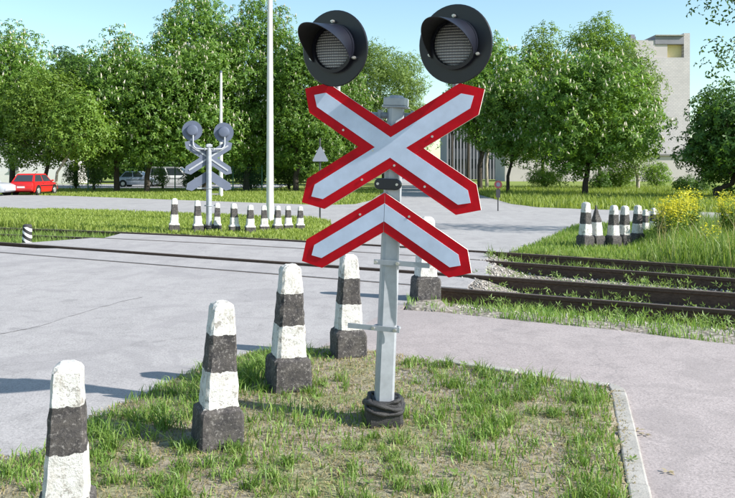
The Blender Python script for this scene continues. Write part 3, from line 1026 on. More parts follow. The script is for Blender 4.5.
# ------------------------------------------------------------------ vehicles
def car(name, label, loc, heading, body_mat, spec):
    """spec: length, width, height, and station list; local +x is forward"""
    L, W, H, hood, cab0, cab1, roof0, roof1, sh = spec
    t = thing(name, label, "van" if "van" in name else "car", loc, (0, 0, heading))
    hw = W / 2
    st = [(-L / 2, .45, sh - .10, .86), (-L / 2 + .06, .28, sh - .02, .95), (-L / 2 + .45, .2, sh, 1.0), (cab0, .19, sh, 1.0), (0.1, .18, sh - .01, 1.0), (cab1, .18, sh - .04, 1.0),
          (L / 2 - hood * .35, .2, sh - .10, .98), (L / 2 - .12, .25, sh - .18, .93), (L / 2, .36, sh - .3, .82)]
    rings = []
    for x, zb, zs, k in st:
        h = hw * k
        rings.append([(x, -h * .9, zb), (x, -h * .985, zb + .12), (x, -h, (zb + zs) / 2 + .05), (x, -h * .97, zs - .06), (x, -h * .9, zs),
                      (x, 0, zs + .02), (x, h * .9, zs), (x, h * .97, zs - .06), (x, h, (zb + zs) / 2 + .05), (x, h * .985, zb + .12), (x, h * .9, zb)])
    q = MB(); q.rings(rings); body = q.build("body", body_mat, t, smooth=38)
    # cabin
    b0 = [(cab0, -hw * .93), (cab1, -hw * .93), (cab1, hw * .93), (cab0, hw * .93)]
    t0 = [(roof0, -hw * .74), (roof1, -hw * .74), (roof1, hw * .74), (roof0, hw * .74)]
    zb_, zt_ = sh - .05, H
    q = MB()
    q.add([(x, y, zb_) for x, y in b0] + [(x, y, zt_ - .05) for x, y in t0] + [(x * .97, y * .92, zt_) for x, y in t0],
          [(0, 1, 5, 4), (1, 2, 6, 5), (2, 3, 7, 6), (3, 0, 4, 7), (4, 5, 9, 8), (5, 6, 10, 9), (6, 7, 11, 10), (7, 4, 8, 11), (8, 9, 10, 11)])
    q.build("roof", body_mat, t, smooth=25)
    P = [Vector((x, y, zb_)) for x, y in b0] + [Vector((x, y, zt_ - .05)) for x, y in t0]

    def win(a, b_, c, d, u0, u1, v0, v1, nm):
        def pt(u, v): return (a * (1 - u) + b_ * u) * (1 - v) + (d * (1 - u) + c * u) * v
        nrm = (b_ - a).cross(d - a).normalized()
        if nrm.dot((a + c) / 2 - Vector((0, 0, H * .7))) < 0: nrm = -nrm
        o = nrm * .006
        q = MB(); q.add([pt(u0, v0) + o, pt(u1, v0) + o, pt(u1, v1) + o, pt(u0, v1) + o], [(0, 1, 2, 3)]); q.build(nm, M['pane'], t)
    for a, b_, c, d in ((0, 1, 5, 4), (3, 2, 6, 7)):
        win(P[a], P[b_], P[c], P[d], .05, .49, .12, .95, "side_window"); win(P[a], P[b_], P[c], P[d], .53, .95, .12, .95, "side_window")
    win(P[1], P[2], P[6], P[5], .06, .94, .1, .95, "windscreen")
    win(P[0], P[3], P[7], P[4], .07, .93, .14, .93, "rear_window")
    # wheels
    R_ = .29
    for sx_, sgn in ((-L / 2 + .72, -1), (-L / 2 + .72, 1), (L / 2 - .75, -1), (L / 2 - .75, 1)):
        q = MB(); q.tube([(sx_, sgn * (hw - .11), R_ + .02), (sx_, sgn * (hw + .004), R_ + .02)], R_ + .065, 24); q.build("wheel_arch", M['blackin'], t)
        wv = link("wheel", None, t, (sx_, sgn * (hw - .09), R_))
        q = MB(); q.tube([(0, -.09, 0), (0, -.075, 0), (0, .075, 0), (0, .09, 0)] if False else [(0, sgn * -.09, 0), (0, sgn * .085, 0), (0, sgn * .105, 0)], [R_, R_, R_ - .03], 24); q.build("tyre", M['tyre'], wv, smooth=30)
        q = MB(); q.tube([(0, sgn * .09, 0), (0, sgn * .112, 0)], [R_ * .66, R_ * .6], 20); q.build("rim", M['rim'], wv, smooth=30)
    for s in (-1, 1):
        q = MB(); q.box((-L / 2 + .035, s * hw * .74, sh - .24), (.06, hw * .3, .2)); q.build("tail_light", M['taillight'], t, bevel=.01)
        q = MB(); q.box((L / 2 - .06, s * hw * .6, sh - .3), (.08, hw * .36, .14)); q.build("headlight", M['headlight'], t, bevel=.02)
        q = MB(); q.box((cab1 - .25, s * (hw + .06), sh + .06), (.1, .14, .11)); q.build("mirror", body_mat, t, bevel=.02)
        q = MB(); q.box((0.1, s * (hw + .003), sh - .26), (L * .52, .012, .06)); q.build("side_moulding", M['blackin'], t)
        q = MB(); q.box((cab0 + (cab1 - cab0) * .47, s * (hw * .985), sh - .12), (.14, .02, .03)); q.build("door_handle", M['blackin'], t)
    q = MB(); q.box((-L / 2 + .01, 0, .42), (.1, W * .9, .17)); q.build("bumper", body_mat, t, bevel=.03)
    q = MB(); q.box((L / 2 - .05, 0, .40), (.14, W * .86, .18)); q.build("bumper", body_mat, t, bevel=.03)
    q = MB(); q.box((-L / 2 - .045, 0, .52), (.012, .5, .11)); q.build("number_plate", M['plate'], t)
    return t


HATCH = (3.75, 1.6, 1.38, .95, -1.72, .95, -1.28, .28, .86)
SEDAN = (4.25, 1.7, 1.42, 1.1, -1.35, 1.05, -.85, .35, .88)
VAN = (4.5, 1.75, 1.85, .8, -2.15, 1.55, -2.0, .75, 1.02)
car("red_hatchback", "red hatchback parked under the trees at the left, rear towards us", (-22.1, 51.6, 0), math.radians(90 - 3), M['carred'], HATCH)
car("silver_car", "silver car cut off by the left picture edge beside the red hatchback", (X(11, 49.2) - 2.1, 49.4, 0), math.radians(-4), M['carsilver'], SEDAN)
car("silver_sedan", "bluish silver car parked behind the green fence between trunks", (X(139, 73), 73, 0), math.radians(-3), M['carblue'], (3.9, 1.7, 1.45, 1.0, -1.6, .95, -1.1, .25, .9))
car("white_van", "white van parked behind the green fence, left of the far signal", (X(172, 73), 73.5, 0), math.radians(-2), M['carwhite'], VAN)

# yard behind the fence
yard = [(-60, 66), (-8, 66), (-8, 84), (-60, 84)]
tag(slab("parking_yard", yard, 0.0, -.3, M['avenue']), kind='structure')

# ------------------------------------------------------------------ fence
fy = 59.0
fx0, fx1 = X(88, fy), X(262, fy)
t = thing("wire_fence", "green wire mesh fence with posts under the dark trees on the left", "fence", (fx0, fy, 0))
nP = 7; sp_ = (fx1 - fx0) / (nP - 1)
for i in range(nP):
    q = MB(); q.tube([(i * sp_, 0, -.3), (i * sp_, 0, 1.95)], .05, 8); q.build("post", M['greensteel'], t)
q = MB(); q.tube([(0, 0, 1.8), (fx1 - fx0, 0, 1.8)], .02, 6); q.build("top_rail", M['greensteel'], t)
q = MB()
for i in range(13): q.box(((fx1 - fx0) / 2, 0, .1 + i * .14), (fx1 - fx0, .006, .006))
for i in range(int((fx1 - fx0) / .14)): q.box((i * .14, 0, .92), (.006, .006, 1.75))
tag(q.build("wire_mesh", M['greensteel'], t), kind='stuff')

# ------------------------------------------------------------------ buildings
def facade_windows(t, x0, x1, n, z, w, h, y, mats=(None, None)):
    for i in range(n):
        xx = x0 + (x1 - x0) * (i + .5) / n
        q = MB(); q.box((xx, y - .02, z), (w, .1, h)); wn = q.build("window", M['whitewall'], t)
        q = MB(); q.box((xx, y - .075, z), (w - .16, .03, h - .16)); q.build("pane", M['pane'], wn)
        q = MB(); q.box((xx, y - .1, z - h / 2 - .04), (w + .16, .2, .06)); q.build("sill", M['concrete'], wn)


# white house behind the left trees
d = 88.0
x0, x1 = X(-70, d), X(72, d)
t = thing("white_house", "white rendered building glimpsed behind the tree trunks at the far left", "building", ((x0 + x1) / 2, d, 0))
wdt = x1 - x0
q = MB(); q.box((0, 5, 3.0), (wdt, 10, 6.6)); q.build("wall", M['whitewall'], t)
q = MB(); q.add([(-wdt / 2 - .4, -.5, 6.3), (wdt / 2 + .4, -.5, 6.3), (wdt / 2 + .4, 10.5, 6.3), (-wdt / 2 - .4, 10.5, 6.3), (-wdt / 2 - .4, 5, 8.6), (wdt / 2 + .4, 5, 8.6)],
                [(0, 1, 5, 4), (2, 3, 4, 5), (0, 4, 3), (1, 2, 5), (0, 3, 2, 1)]); q.build("roof", M['roof'], t)
facade_windows(t, -wdt / 2 + .5, wdt / 2 - 5.2, 4, 2.1, 1.1, 1.3, 0)
facade_windows(t, -wdt / 2 + .5, wdt / 2 - .5, 5, 4.9, 1.1, 1.3, 0)

# tall brick block on the right
d = 115.0
x0, x1 = X(634, d), X(690, d)
zt = Z(33, d)
t = thing("brick_tower", "tall pale brick building block rising behind the right hand chestnut", "building", ((x0 + x1) / 2, d, 0))
wdt = x1 - x0; hw = wdt / 2
lw0, lw1 = X(655, d) - (x0 + x1) / 2, X(684, d) - (x0 + x1) / 2     # loggia opening
zl0, zl1 = Z(57.5, d), Z(44, d)
q = MB(); q.box((0, 6, zl0 / 2), (wdt, 12, zl0)); q.build("wall", M['brick'], t)
q = MB(); q.box(((lw1 + hw) / 2, 6, (zl0 + zt) / 2), (hw - lw1, 12, zt - zl0)); q.build("pier", M['brick'], t)
q = MB(); q.box(((-hw + lw0) / 2, 6.02, (zl0 + zl1 + .6) / 2), (lw0 + hw, 11.9, zl1 + .6 - zl0)); q.build("pier", M['brick'], t)
q = MB(); q.box(((lw0 + lw1) / 2, 6.4, (zl0 + zl1) / 2), (lw1 - lw0, 11.0, zl1 - zl0)); q.build("loggia_wall", M['yellowwall'], t)
q = MB(); q.box((lw0 + (lw1 - lw0) * .22, .6, (zl0 + zl1) / 2), ((lw1 - lw0) * .44, .9, zl1 - zl0 - .05)); q.build("loggia_panel", M['pinkwall'], t)
q = MB(); q.box(((lw0 + lw1) / 2, 6.0, zl1 + .6), (lw1 - lw0 - .02, 12.04, 1.2)); q.build("roof_slab", M['greyslab'], t)
q = MB(); q.box(((lw0 + lw1) / 2, 5.9, zl1 + 1.28), (lw1 - lw0 - .02, 12.4, .14)); q.build("cornice", M['concrete'], t)
for k, xx in enumerate((-hw + .5, -hw + 1.2, -hw + 1.7)):
    q = MB(); q.box((xx, 3 + k, zl1 + 1.2), (.4, .6, 1.4 + .3 * (k % 2))); q.build("chimney", M['greyslab'], t)

# low pale building behind the trees on the right
d = 104.0
x0, x1 = X(505, d), X(703, d)
t = thing("pale_hall", "long low pale building behind the trees on the right", "building", ((x0 + x1) / 2, d, 0))
wdt = x1 - x0
q = MB(); q.box((0, 4, 1.5), (wdt, 8, 3.8)); q.build("wall", M['pinkwall'], t)
q = MB(); q.box((0, 4, 3.5), (wdt + .6, 8.6, .2)); q.build("roof", M['roof'], t)

# grey ribbed building by the avenue
d = 122.0
x0, x1 = X(408, d) + 6.2, X(500, d)
t = thing("grey_factory", "grey building with vertical ribs seen beside the crossbuck's right arm", "building", ((x0 + x1) / 2, d, 0))
wdt = x1 - x0
q = MB(); q.box((0, 6, 5.8), (wdt, 12, 12.4)); q.build("wall", M['greyslab'], t)
nr = 16
for i in range(nr + 1):
    q = MB(); q.box((-wdt / 2 + wdt * i / nr, -.12, 5.8), (.22, .3, 12.4)); q.build("rib", M['greyrib'], t)
for i in range(nr):
    for zz in (2.4, 5.6, 8.8):
        q = MB(); q.box((-wdt / 2 + wdt * (i + .5) / nr, -.02, zz), (wdt / nr - .34, .06, 1.5)); q.build("window", M['pane'], t)
q = MB(); q.box((0, 6, 12.1), (wdt + .4, 12.6, .3)); q.build("roof", M['roof'], t)

# ------------------------------------------------------------------ foliage builders
def unit(v):
    return v / np.maximum(np.linalg.norm(v, axis=1, keepdims=True), 1e-6)


def leaflets(C, N, size, nl, r, droop=0.35, width=0.28):
    """nl kite shaped leaflets round each centre C with axis N"""
    n = len(C)
    A = unit(N + r.normal(0, .35, (n, 3)))
    ref = r.normal(0, 1, (n, 3))
    T = unit(ref - A * np.sum(ref * A, 1, keepdims=True)); B = np.cross(A, T)
    V = np.empty((n, nl, 4, 3))
    sz = size * r.uniform(.7, 1.25, (n, 1))
    for k in range(nl):
        an = 2 * math.pi * k / nl + r.uniform(-.25, .25, (n, 1))
        D = T * np.cos(an) + B * np.sin(an); S = -T * np.sin(an) + B * np.cos(an)
        l = sz * r.uniform(.75, 1.15, (n, 1))
        V[:, k, 0] = C
        V[:, k, 1] = C + D * l * .6 + S * l * width + A * l * .06
        V[:, k, 2] = C + D * l - A * l * droop
        V[:, k, 3] = C + D * l * .6 - S * l * width + A * l * .06
    V = V.reshape(-1, 3)
    loops = np.arange(len(V))
    return V, loops, np.full(len(V) // 4, 4)


# kind: leaf material, leaf length, leaflets per cluster, clusters per m2, lobe radius, lobe flattening, droop, leaflet width, blossoms per m2
KINDS = {
    "chestnut": ("chestnut", .25, 5, 27, (.8, 1.5), .75, .4, .21, 2.0),
    "chestnut_few": ("chestnut", .25, 5, 27, (.8, 1.6), .75, .4, .21, .8),
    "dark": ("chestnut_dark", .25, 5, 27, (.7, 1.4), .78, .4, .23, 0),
    "light": ("linden", .2, 3, 44, (.65, 1.25), .8, .2, .3, 0),
    "willow": ("willow", .26, 3, 40, (.55, 1.2), .9, .5, .17, 0),
    "poplar": ("linden", .21, 3, 42, (.6, 1.2), .95, .3, .25, 0),
    "sparse": ("chestnut_dark", .12, 3, 34, (.25, .55), .8, .3, .25, 0),
    "bush": ("linden", .13, 3, 60, (.3, .6), .8, .3, .25, 0),
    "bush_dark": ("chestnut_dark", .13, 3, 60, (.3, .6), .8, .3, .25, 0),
}


def crown(parent, part, kind, loc, R, seed):
    """foliage of one plant: leaf clusters on the shells of many small lobes that fill an uneven ellipsoid"""
    mat, size, nl, dens, lobe, flat, droop, width, bloom = KINDS[kind]
    r = np.random.default_rng(seed + 500)
    R = np.array(R, float)
    rm = (R[0] * R[1] * R[2]) ** (1 / 3)
    area = 4 * math.pi * rm * rm
    nlobes = int(max(14, 3.8 * area / (math.pi * (sum(lobe) / 2) ** 2)))
    if kind == "sparse": nlobes = int(nlobes * .3)
    dirs = unit(r.normal(0, 1, (nlobes, 3)))
    rad = r.uniform(.25, 1.0, (nlobes, 1)) ** .45
    rad *= 1 + .16 * np.sin(dirs[:, :1] * 5 + seed) * np.sin(dirs[:, 1:2] * 4 + seed * 2) + .12 * np.sin(dirs[:, 2:3] * 6 + seed * 3)
    lr = r.uniform(*lobe, nlobes)
    cen = dirs * rad
    low = np.clip(-cen[:, 2:3], 0, 1)
    cen[:, :2] *= 1 + .30 * low
    cen[:, 2] = np.where(cen[:, 2] < -.82, -.82 + (cen[:, 2] + .82) * .3, cen[:, 2])
    cen = cen * np.maximum(R - lr[:, None] * .7, R * .3)
    n = int(area * dens)
    if kind == "sparse": n = int(n * .55)
    pick = r.choice(nlobes, n, p=lr ** 2 / np.sum(lr ** 2))
    dd = unit(r.normal(0, 1, (n, 3)) + np.array([0, 0, .25]))
    shell = r.uniform(.45, 1.1, (n, 1)) ** .5 * np.where(r.random((n, 1)) < .07, 1.3, 1.0)
    P = cen[pick] + dd * shell * lr[pick][:, None] * np.array([1, 1, flat])
    N = unit(dd + np.array([0, 0, .45]))
    V, lo, to = leaflets(P, N, size, nl, r, droop, width)
    o = link(part, mesh_np(part, V, lo, to, M[mat]), parent, loc)
    if bloom:
        out = np.sum((P / R) ** 2, 1)
        ok = np.where((out > .5) & (dd[:, 2] > -.1) & (shell[:, 0] > .85))[0]
        ok = r.choice(ok, min(int(area * bloom), len(ok)), replace=False)
        m = len(ok)
        h = r.uniform(.14, .30, (m, 1, 1)); ax = unit(np.array([0, 0, 1.0]) + .22 * r.normal(0, 1, (m, 3)))
        t_ = unit(np.cross(ax, np.array([1, .2, 0.1]))); u_ = np.cross(ax, t_)
        an = np.arange(5) * 2 * math.pi / 5
        ring = (t_[:, None] * np.cos(an)[None, :, None] + u_[:, None] * np.sin(an)[None, :, None]) * h * .27
        c0 = (P[ok] + ax * .05)[:, None]
        Vb = np.concatenate((c0 + ring, c0 + ax[:, None] * h, c0 - ax[:, None] * h * .15), 1)
        tri = np.array([[k, (k + 1) % 5, 5, (k + 1) % 5, k, 6] for k in range(5)]).ravel()
        lo = (np.arange(m)[:, None] * 7 + tri[None]).ravel()
        tag(link("blossoms", mesh_np("blossoms", Vb.reshape(-1, 3), lo, np.full(m * 10, 3), M['blossom']), parent, loc), kind='stuff')
    return o


def tree(name, label, x, y, z0, z1, rx, ry, kind, trunk_r, rot, group="trees around the crossing", lean=0.0, crown_dx=0.0, bark='bark', limbs=9, seed=0, cat="tree"):
    """z0..z1: crown from bottom to top, rx, ry its half widths"""
    r_ = random.Random(seed + 77); trunk_r *= .68
    t = thing(name, label, cat, (x, y, 0), (0, 0, 0), group)
    cz = (z0 + z1) / 2; rz_ = (z1 - z0) / 2
    cw = crown_dx
    q = MB()
    top = cz + rz_ * .55
    pts = [(0, 0, -.3), (0, 0, .1), (lean * .3 + r_.uniform(-.05, .05), 0, z0 * .5 + .4), (lean * .7 + cw * .5, r_.uniform(-.1, .1), z0 + .6), (lean + cw, 0, cz), (lean + cw + .1, .1, top)]
    q.tube(pts, [trunk_r * 1.35, trunk_r * 1.15, trunk_r, trunk_r * .85, trunk_r * .5, trunk_r * .15], 10)
    for i in range(limbs):
        a = 2 * math.pi * i / limbs + r_.uniform(-.4, .4)
        s = pts[3] if i % 2 else pts[2]
        s = Vector(s) + (Vector(pts[4]) - Vector(s)) * r_.uniform(.05, .8)
        e = Vector((lean + cw + rx * .72 * math.cos(a), ry * .72 * math.sin(a), cz + rz_ * r_.uniform(-.5, .5)))
        mid = (s + e) / 2 + Vector((0, 0, -.15 * rz_ * r_.random()))
        q.tube([s, mid, e], [trunk_r * .42, trunk_r * .28, trunk_r * .08], 6)
    q.build("trunk", M[bark], t, smooth=60)
    crown(t, "crown", kind, (lean + cw, 0, cz - .05 * rz_), (rx * 1.03, ry * 1.03, rz_ * 1.08), seed)
    return t


def ptree(name, label, px, d, left, right, top, bottom, kind, trunk_r, rot, seed, depth=1.0, base_px=None, **kw):
    """tree measured in the photo: trunk at px, crown from left to right and top to bottom, all at distance d"""
    bx = X(px, d); cxm = X((left + right) / 2, d); rx = (right - left) / 2 / FOC * d
    return tree(name, label, bx, d, max(Z(bottom, d), .3), Z(top, d), rx, rx * depth, kind, trunk_r, rot, seed=seed, crown_dx=cxm - bx, **kw)


# left hand group
ptree("chestnut_tree", "tree at the far left edge behind the silver car, tallest there", 12, 60, -45, 62, 26, 158, "chestnut", .3, 0.3, 1)
ptree("linden_tree", "light green tree directly behind the red hatchback", 46, 57, -2, 106, 58, 170, "light", .22, 1.2, 2)
ptree("leaning_tree", "slim leaning tree with pale foot right of the red hatchback", 55, 53, 40, 104, 88, 163, "light", .13, 2.2, 3, lean=.55, bark='palebark', limbs=5)
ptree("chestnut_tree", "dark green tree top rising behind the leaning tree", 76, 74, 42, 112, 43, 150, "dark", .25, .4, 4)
ptree("chestnut_tree", "chestnut in bloom standing left of the bluish silver car", 117, 58, 66, 166, 38, 174, "chestnut", .3, 2.0, 5)
ptree("chestnut_tree", "blooming chestnut whose trunk hides part of the bluish silver car", 147, 57, 106, 200, 44, 171, "chestnut_few", .28, 3.0, 6)
ptree("tall_tree", "tall dark tree behind the chestnuts, above the far signal's left lamp", 190, 68, 148, 240, -8, 120, "chestnut", .35, 4.0, 7)
ptree("chestnut_tree", "blooming chestnut behind the far signal", 205, 58, 160, 252, 30, 174, "chestnut", .3, 5.0, 8)
ptree("chestnut_tree", "tall blooming chestnut behind the lamp post", 246, 61, 204, 304, 0, 172, "chestnut", .33, .9, 9)
ptree("chestnut_tree", "chestnut right of the lamp post, below the left signal lamp", 296, 59, 256, 346, 26, 173, "chestnut_few", .3, 1.7, 10)
ptree("chestnut_tree", "tree behind the triangular sign, left of the signal post", 334, 66, 300, 374, 55, 170, "chestnut", .26, 2.6, 11)
ptree("willow_tree", "pale green feathery tree between the two signal lamps", 384, 80, 332, 428, 38, 168, "willow", .3, .5, 12)
# right hand side of the avenue
ptree("avenue_tree", "roadside tree with dark trunk right of the crossbuck", 480, 58, 446, 534, 42, 150, "chestnut_few", .26, 3.6, 13)
ptree("avenue_tree", "slim pale barked tree beside the dark roadside trunk", 487, 62, 468, 512, 70, 150, "light", .18, .8, 14, bark='palebark', limbs=5)
ptree("avenue_tree", "young tree behind the low round road sign", 508, 52, 480, 552, 50, 170, "chestnut", .16, 4.4, 15, limbs=6)
ptree("avenue_tree", "farther avenue tree in front of the grey building", 468, 84, 446, 492, 62, 128, "light", .22, 2.2, 16)
ptree("avenue_tree", "most distant avenue tree seen beside the crossbuck", 452, 112, 436, 468, 88, 130, "dark", .22, 2.9, 17)
ptree("chestnut_tree", "big chestnut full of white blossom candles on the right lawn", 585, 46.8, 520, 660, 48, 182, "chestnut", .26, 1.1, 18)
ptree("poplar_tree", "tall feathery tree behind the blooming chestnut's left side", 543, 66, 508, 578, 24, 160, "poplar", .22, 1.0, 19)
ptree("poplar_tree", "tall feathery tree behind the blooming chestnut's top", 600, 70, 556, 642, 18, 160, "poplar", .24, 2.9, 20)
ptree("willow_tree", "pale feathery tree between the chestnut and the brick tower", 638, 60, 602, 664, 38, 176, "willow", .2, 4.1, 21, bark='palebark')
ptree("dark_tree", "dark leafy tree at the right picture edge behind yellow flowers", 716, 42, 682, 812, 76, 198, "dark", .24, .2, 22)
# slender tree just outside the frame, some of its twigs hang into the top right corner
tree("roadside_tree", "sparse tree whose twigs hang into the top right corner", 11.3, 20.0, 2.9, 9.2, 2.9, 1.4, "sparse", .14, .3, seed=23)
# shrubs
for nm, lab, px, d, l, r_, tp, kind, rot in (
        ("shrub", "light green shrub left of the green fence", 93, 60, 82, 104, 154, "bush", .2),
        ("shrub", "low leafy shrub between the two cars behind the fence", 162, 64, 150, 170, 166, "bush", 1.2),
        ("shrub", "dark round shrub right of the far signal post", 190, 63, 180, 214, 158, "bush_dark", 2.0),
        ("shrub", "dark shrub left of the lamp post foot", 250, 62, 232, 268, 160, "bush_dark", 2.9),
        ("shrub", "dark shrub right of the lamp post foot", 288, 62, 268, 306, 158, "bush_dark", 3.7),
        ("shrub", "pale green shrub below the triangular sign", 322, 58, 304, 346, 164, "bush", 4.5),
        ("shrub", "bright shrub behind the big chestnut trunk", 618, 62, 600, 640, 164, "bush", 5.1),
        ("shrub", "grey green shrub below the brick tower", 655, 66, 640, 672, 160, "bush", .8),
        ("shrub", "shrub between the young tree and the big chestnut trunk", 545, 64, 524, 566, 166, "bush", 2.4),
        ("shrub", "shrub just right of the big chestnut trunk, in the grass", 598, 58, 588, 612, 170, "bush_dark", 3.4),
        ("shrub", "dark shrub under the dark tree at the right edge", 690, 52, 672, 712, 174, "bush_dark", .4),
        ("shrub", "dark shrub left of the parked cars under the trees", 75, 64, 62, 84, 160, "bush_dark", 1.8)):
    zt = Z(tp, d)
    bx = X(px, d)
    t = thing(nm, lab, "shrub", (bx, d, 0), (0, 0, 0), "shrubs under the trees")
    rx = (r_ - l) / 2 / FOC * d
    crown(t, "foliage", kind, (X((l + r_) / 2, d) - bx, 0, zt * .48), (rx, rx, zt * .52), int(px))
    q = MB()
    for k in range(4): q.tube([(0.05 * k, 0, -.1), (.25 * math.cos(k * 1.7) * rx, .25 * math.sin(k * 1.7) * rx, zt * .6)], [.05, .02], 6)
    q.build("stem", M['bark'], t)

# far wood closing the view between the trunks
r = np.random.default_rng(55)
Vs = []; n = 9000
px_ = r.uniform(60, 372, n); dd = r.uniform(92, 104, n)
hh = (0.35 + .65 * fbm(px_ * .06, dd * .2, 4)) * 8.5
C = np.stack((X(px_, dd), dd, r.uniform(.1, 1, n) * hh), 1)
V, lo, to = leaflets(C, r.normal(0, 1, (n, 3)) + np.array([0, -.6, .5]), .5, 3, r, .3, .3)
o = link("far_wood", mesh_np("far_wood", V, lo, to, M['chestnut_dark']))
tag(o, "dark mass of far trees closing the view behind the trunks", "wood", kind='stuff')
n = 5000
px_ = r.uniform(500, 800, n); dd = r.uniform(128, 140, n)
hh = (0.3 + .7 * fbm(px_ * .05, dd * .2, 8)) * 9
C = np.stack((X(px_, dd), dd, r.uniform(.1, 1, n) * hh), 1)
V, lo, to = leaflets(C, r.normal(0, 1, (n, 3)) + np.array([0, -.6, .5]), .7, 3, r, .3, .3)
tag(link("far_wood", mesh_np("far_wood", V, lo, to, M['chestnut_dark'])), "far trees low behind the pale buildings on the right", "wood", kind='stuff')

# ------------------------------------------------------------------ grass
def blades(x, y, z, h, w, r, lean=.45, mat='grass', name="grass"):
    n = len(x)
    az = r.uniform(0, 2 * math.pi, n); fc = r.uniform(0, 2 * math.pi, n)
    bend = h * np.abs(r.normal(lean, lean * .5, n))
    dx, dy = np.cos(az), np.sin(az); sx_, sy_ = np.cos(fc), np.sin(fc)
    V = np.empty((n, 5, 3))
    for k, (s, tt, kk) in enumerate(((-1, 0, 1), (1, 0, 1), (1, .55, .8), (-1, .55, .8))):
        V[:, k, 0] = x + sx_ * s * w * .5 * kk + dx * bend * tt * tt
        V[:, k, 1] = y + sy_ * s * w * .5 * kk + dy * bend * tt * tt
        V[:, k, 2] = z + h * tt - .01 * (tt == 0)
    V[:, 4, 0] = x + dx * bend; V[:, 4, 1] = y + dy * bend
    V[:, 4, 2] = z + h * np.clip(1 - .35 * (bend / np.maximum(h, 1e-3)) ** 2, .35, 1)
    base = (np.arange(n) * 5)[:, None]
    lo = (base + np.array([0, 1, 2, 3, 3, 2, 4])[None]).ravel()
    to = np.tile([4, 3], n)
    return mesh_np(name, V.reshape(-1, 3), lo, to, M[mat])


def scatter(n, x0, x1, y0, y1, r):
    return r.uniform(x0, x1, n), r.uniform(y0, y1, n)


r = np.random.default_rng(21)
# island: tufts and thin cover, bare patches between
x, y = scatter(230000, -2.6, 2.2, 2.4, 7.4, r)
asp, isl, bed = masks(x, y)
den = fbm(x * 1.5, y * 1.5, 1); den2 = fbm(x * 5, y * 5, 6)
edge_left = np.exp(-((x + 1.45 - (y - 5.4) * .45) / .28) ** 2) * (y > 4.2) * (y < 6.5)      # tall tufts by the road
kerb_side = np.clip(1 - np.abs(x - (0.27 * (y - 4.1) + 1.32)) / .38, 0, 1)
back_side = np.clip((y + .58 * x - 6.55) / .5, 0, 1) * (x > .35)
p = np.clip((den - .43) * 3.2, 0.0, 1) * np.clip((den2 - .36) * 3.4, 0.02, 1)
p = np.clip(p * .34 + .035 + edge_left * .14 + kerb_side * .2 + back_side * .14, 0, 1)
k = isl & (x < .262 * (y - 4.1) + 1.355) & (y < 7.24 - .58 * x - .12 * (x > 1.1)) & (r.random(len(x)) < p * .6)
x, y = x[k], y[k]; boost = edge_left[k] * .7 + kerb_side[k] * .35 + back_side[k] * .5
h = r.uniform(.015, .065, len(x)) * (1 + 1.3 * np.clip(den[k] - .45, 0, 1) * 2) * (1 + boost * .55)
tag(link("island_grass", blades(x, y, gz(x, y), h, r.uniform(.005, .010, len(x)), r, .6)), "patchy green grass and weeds on the bare island round the signal", "grass", kind='stuff')
# tufts: blades fanning out of common roots
nt = 460
tx_, ty_ = scatter(nt * 6, -2.5, 2.0, 2.5, 7.2, r)
_, isl, _ = masks(tx_, ty_)
wgt = np.clip((fbm(tx_ * 1.2, ty_ * 1.2, 51) - .42) * 4, .03, 1) + .9 * np.exp(-((tx_ + 1.4 - (ty_ - 5.35) * .45) / .22) ** 2) * (ty_ > 4.4) * (ty_ < 6.3) + .5 * np.clip(1 - np.abs(tx_ - (0.262 * (ty_ - 4.1) + 1.2)) / .3, 0, 1)
k = isl & (r.random(len(tx_)) < wgt * .55) & (tx_ < .262 * (ty_ - 4.1) + 1.30) & (ty_ < 7.2 - .58 * tx_ - .2 * (tx_ > 1.0)); tx_, ty_ = tx_[k][:nt], ty_[k][:nt]
per = r.integers(14, 46, len(tx_)); sc = r.uniform(.5, 1.0, len(tx_)) * (1 + .9 * (np.exp(-((tx_ + 1.4 - (ty_ - 5.35) * .45) / .2) ** 2) * (ty_ > 4.7)))
x = np.repeat(tx_, per) + r.normal(0, .028, per.sum()); y = np.repeat(ty_, per) + r.normal(0, .028, per.sum())
h = np.repeat(sc, per) * r.uniform(.05, .15, per.sum())
tag(link("grass_tufts", blades(x, y, gz(x, y), h, r.uniform(.004, .009, len(x)), r, .85)), "longer grass tufts dotted over the island and at its road edge", "grass", kind='stuff')
# dry stalks and thatch lying on the soil
x, y = scatter(40000, -2.6, 2.2, 2.4, 7.4, r)
_, isl, _ = masks(x, y); x, y = x[isl], y[isl]
tag(link("dry_thatch", blades(x, y, gz(x, y) + .003, r.uniform(.012, .03, len(x)), r.uniform(.004, .008, len(x)), r, 2.2, 'drygrass')), "dry straw lying between the island's grass", "straw", kind='stuff')
# broad leaved weeds on the island
n = 130
x, y = scatter(n * 3, -2.4, 2.1, 2.6, 7.2, r); _, isl, _ = masks(x, y); x, y = x[isl][:n], y[isl][:n]
C = np.stack((x, y, gz(x, y) + .02), 1)
V, lo, to = leaflets(C, np.tile([0, 0, 1.0], (len(C), 1)), .04, 5, r, -.25, .24)
tag(link("island_weeds", mesh_np("island_weeds", V, lo, to, M['weed'])), "small broad leaved weeds scattered over the island", "weeds", kind='stuff')

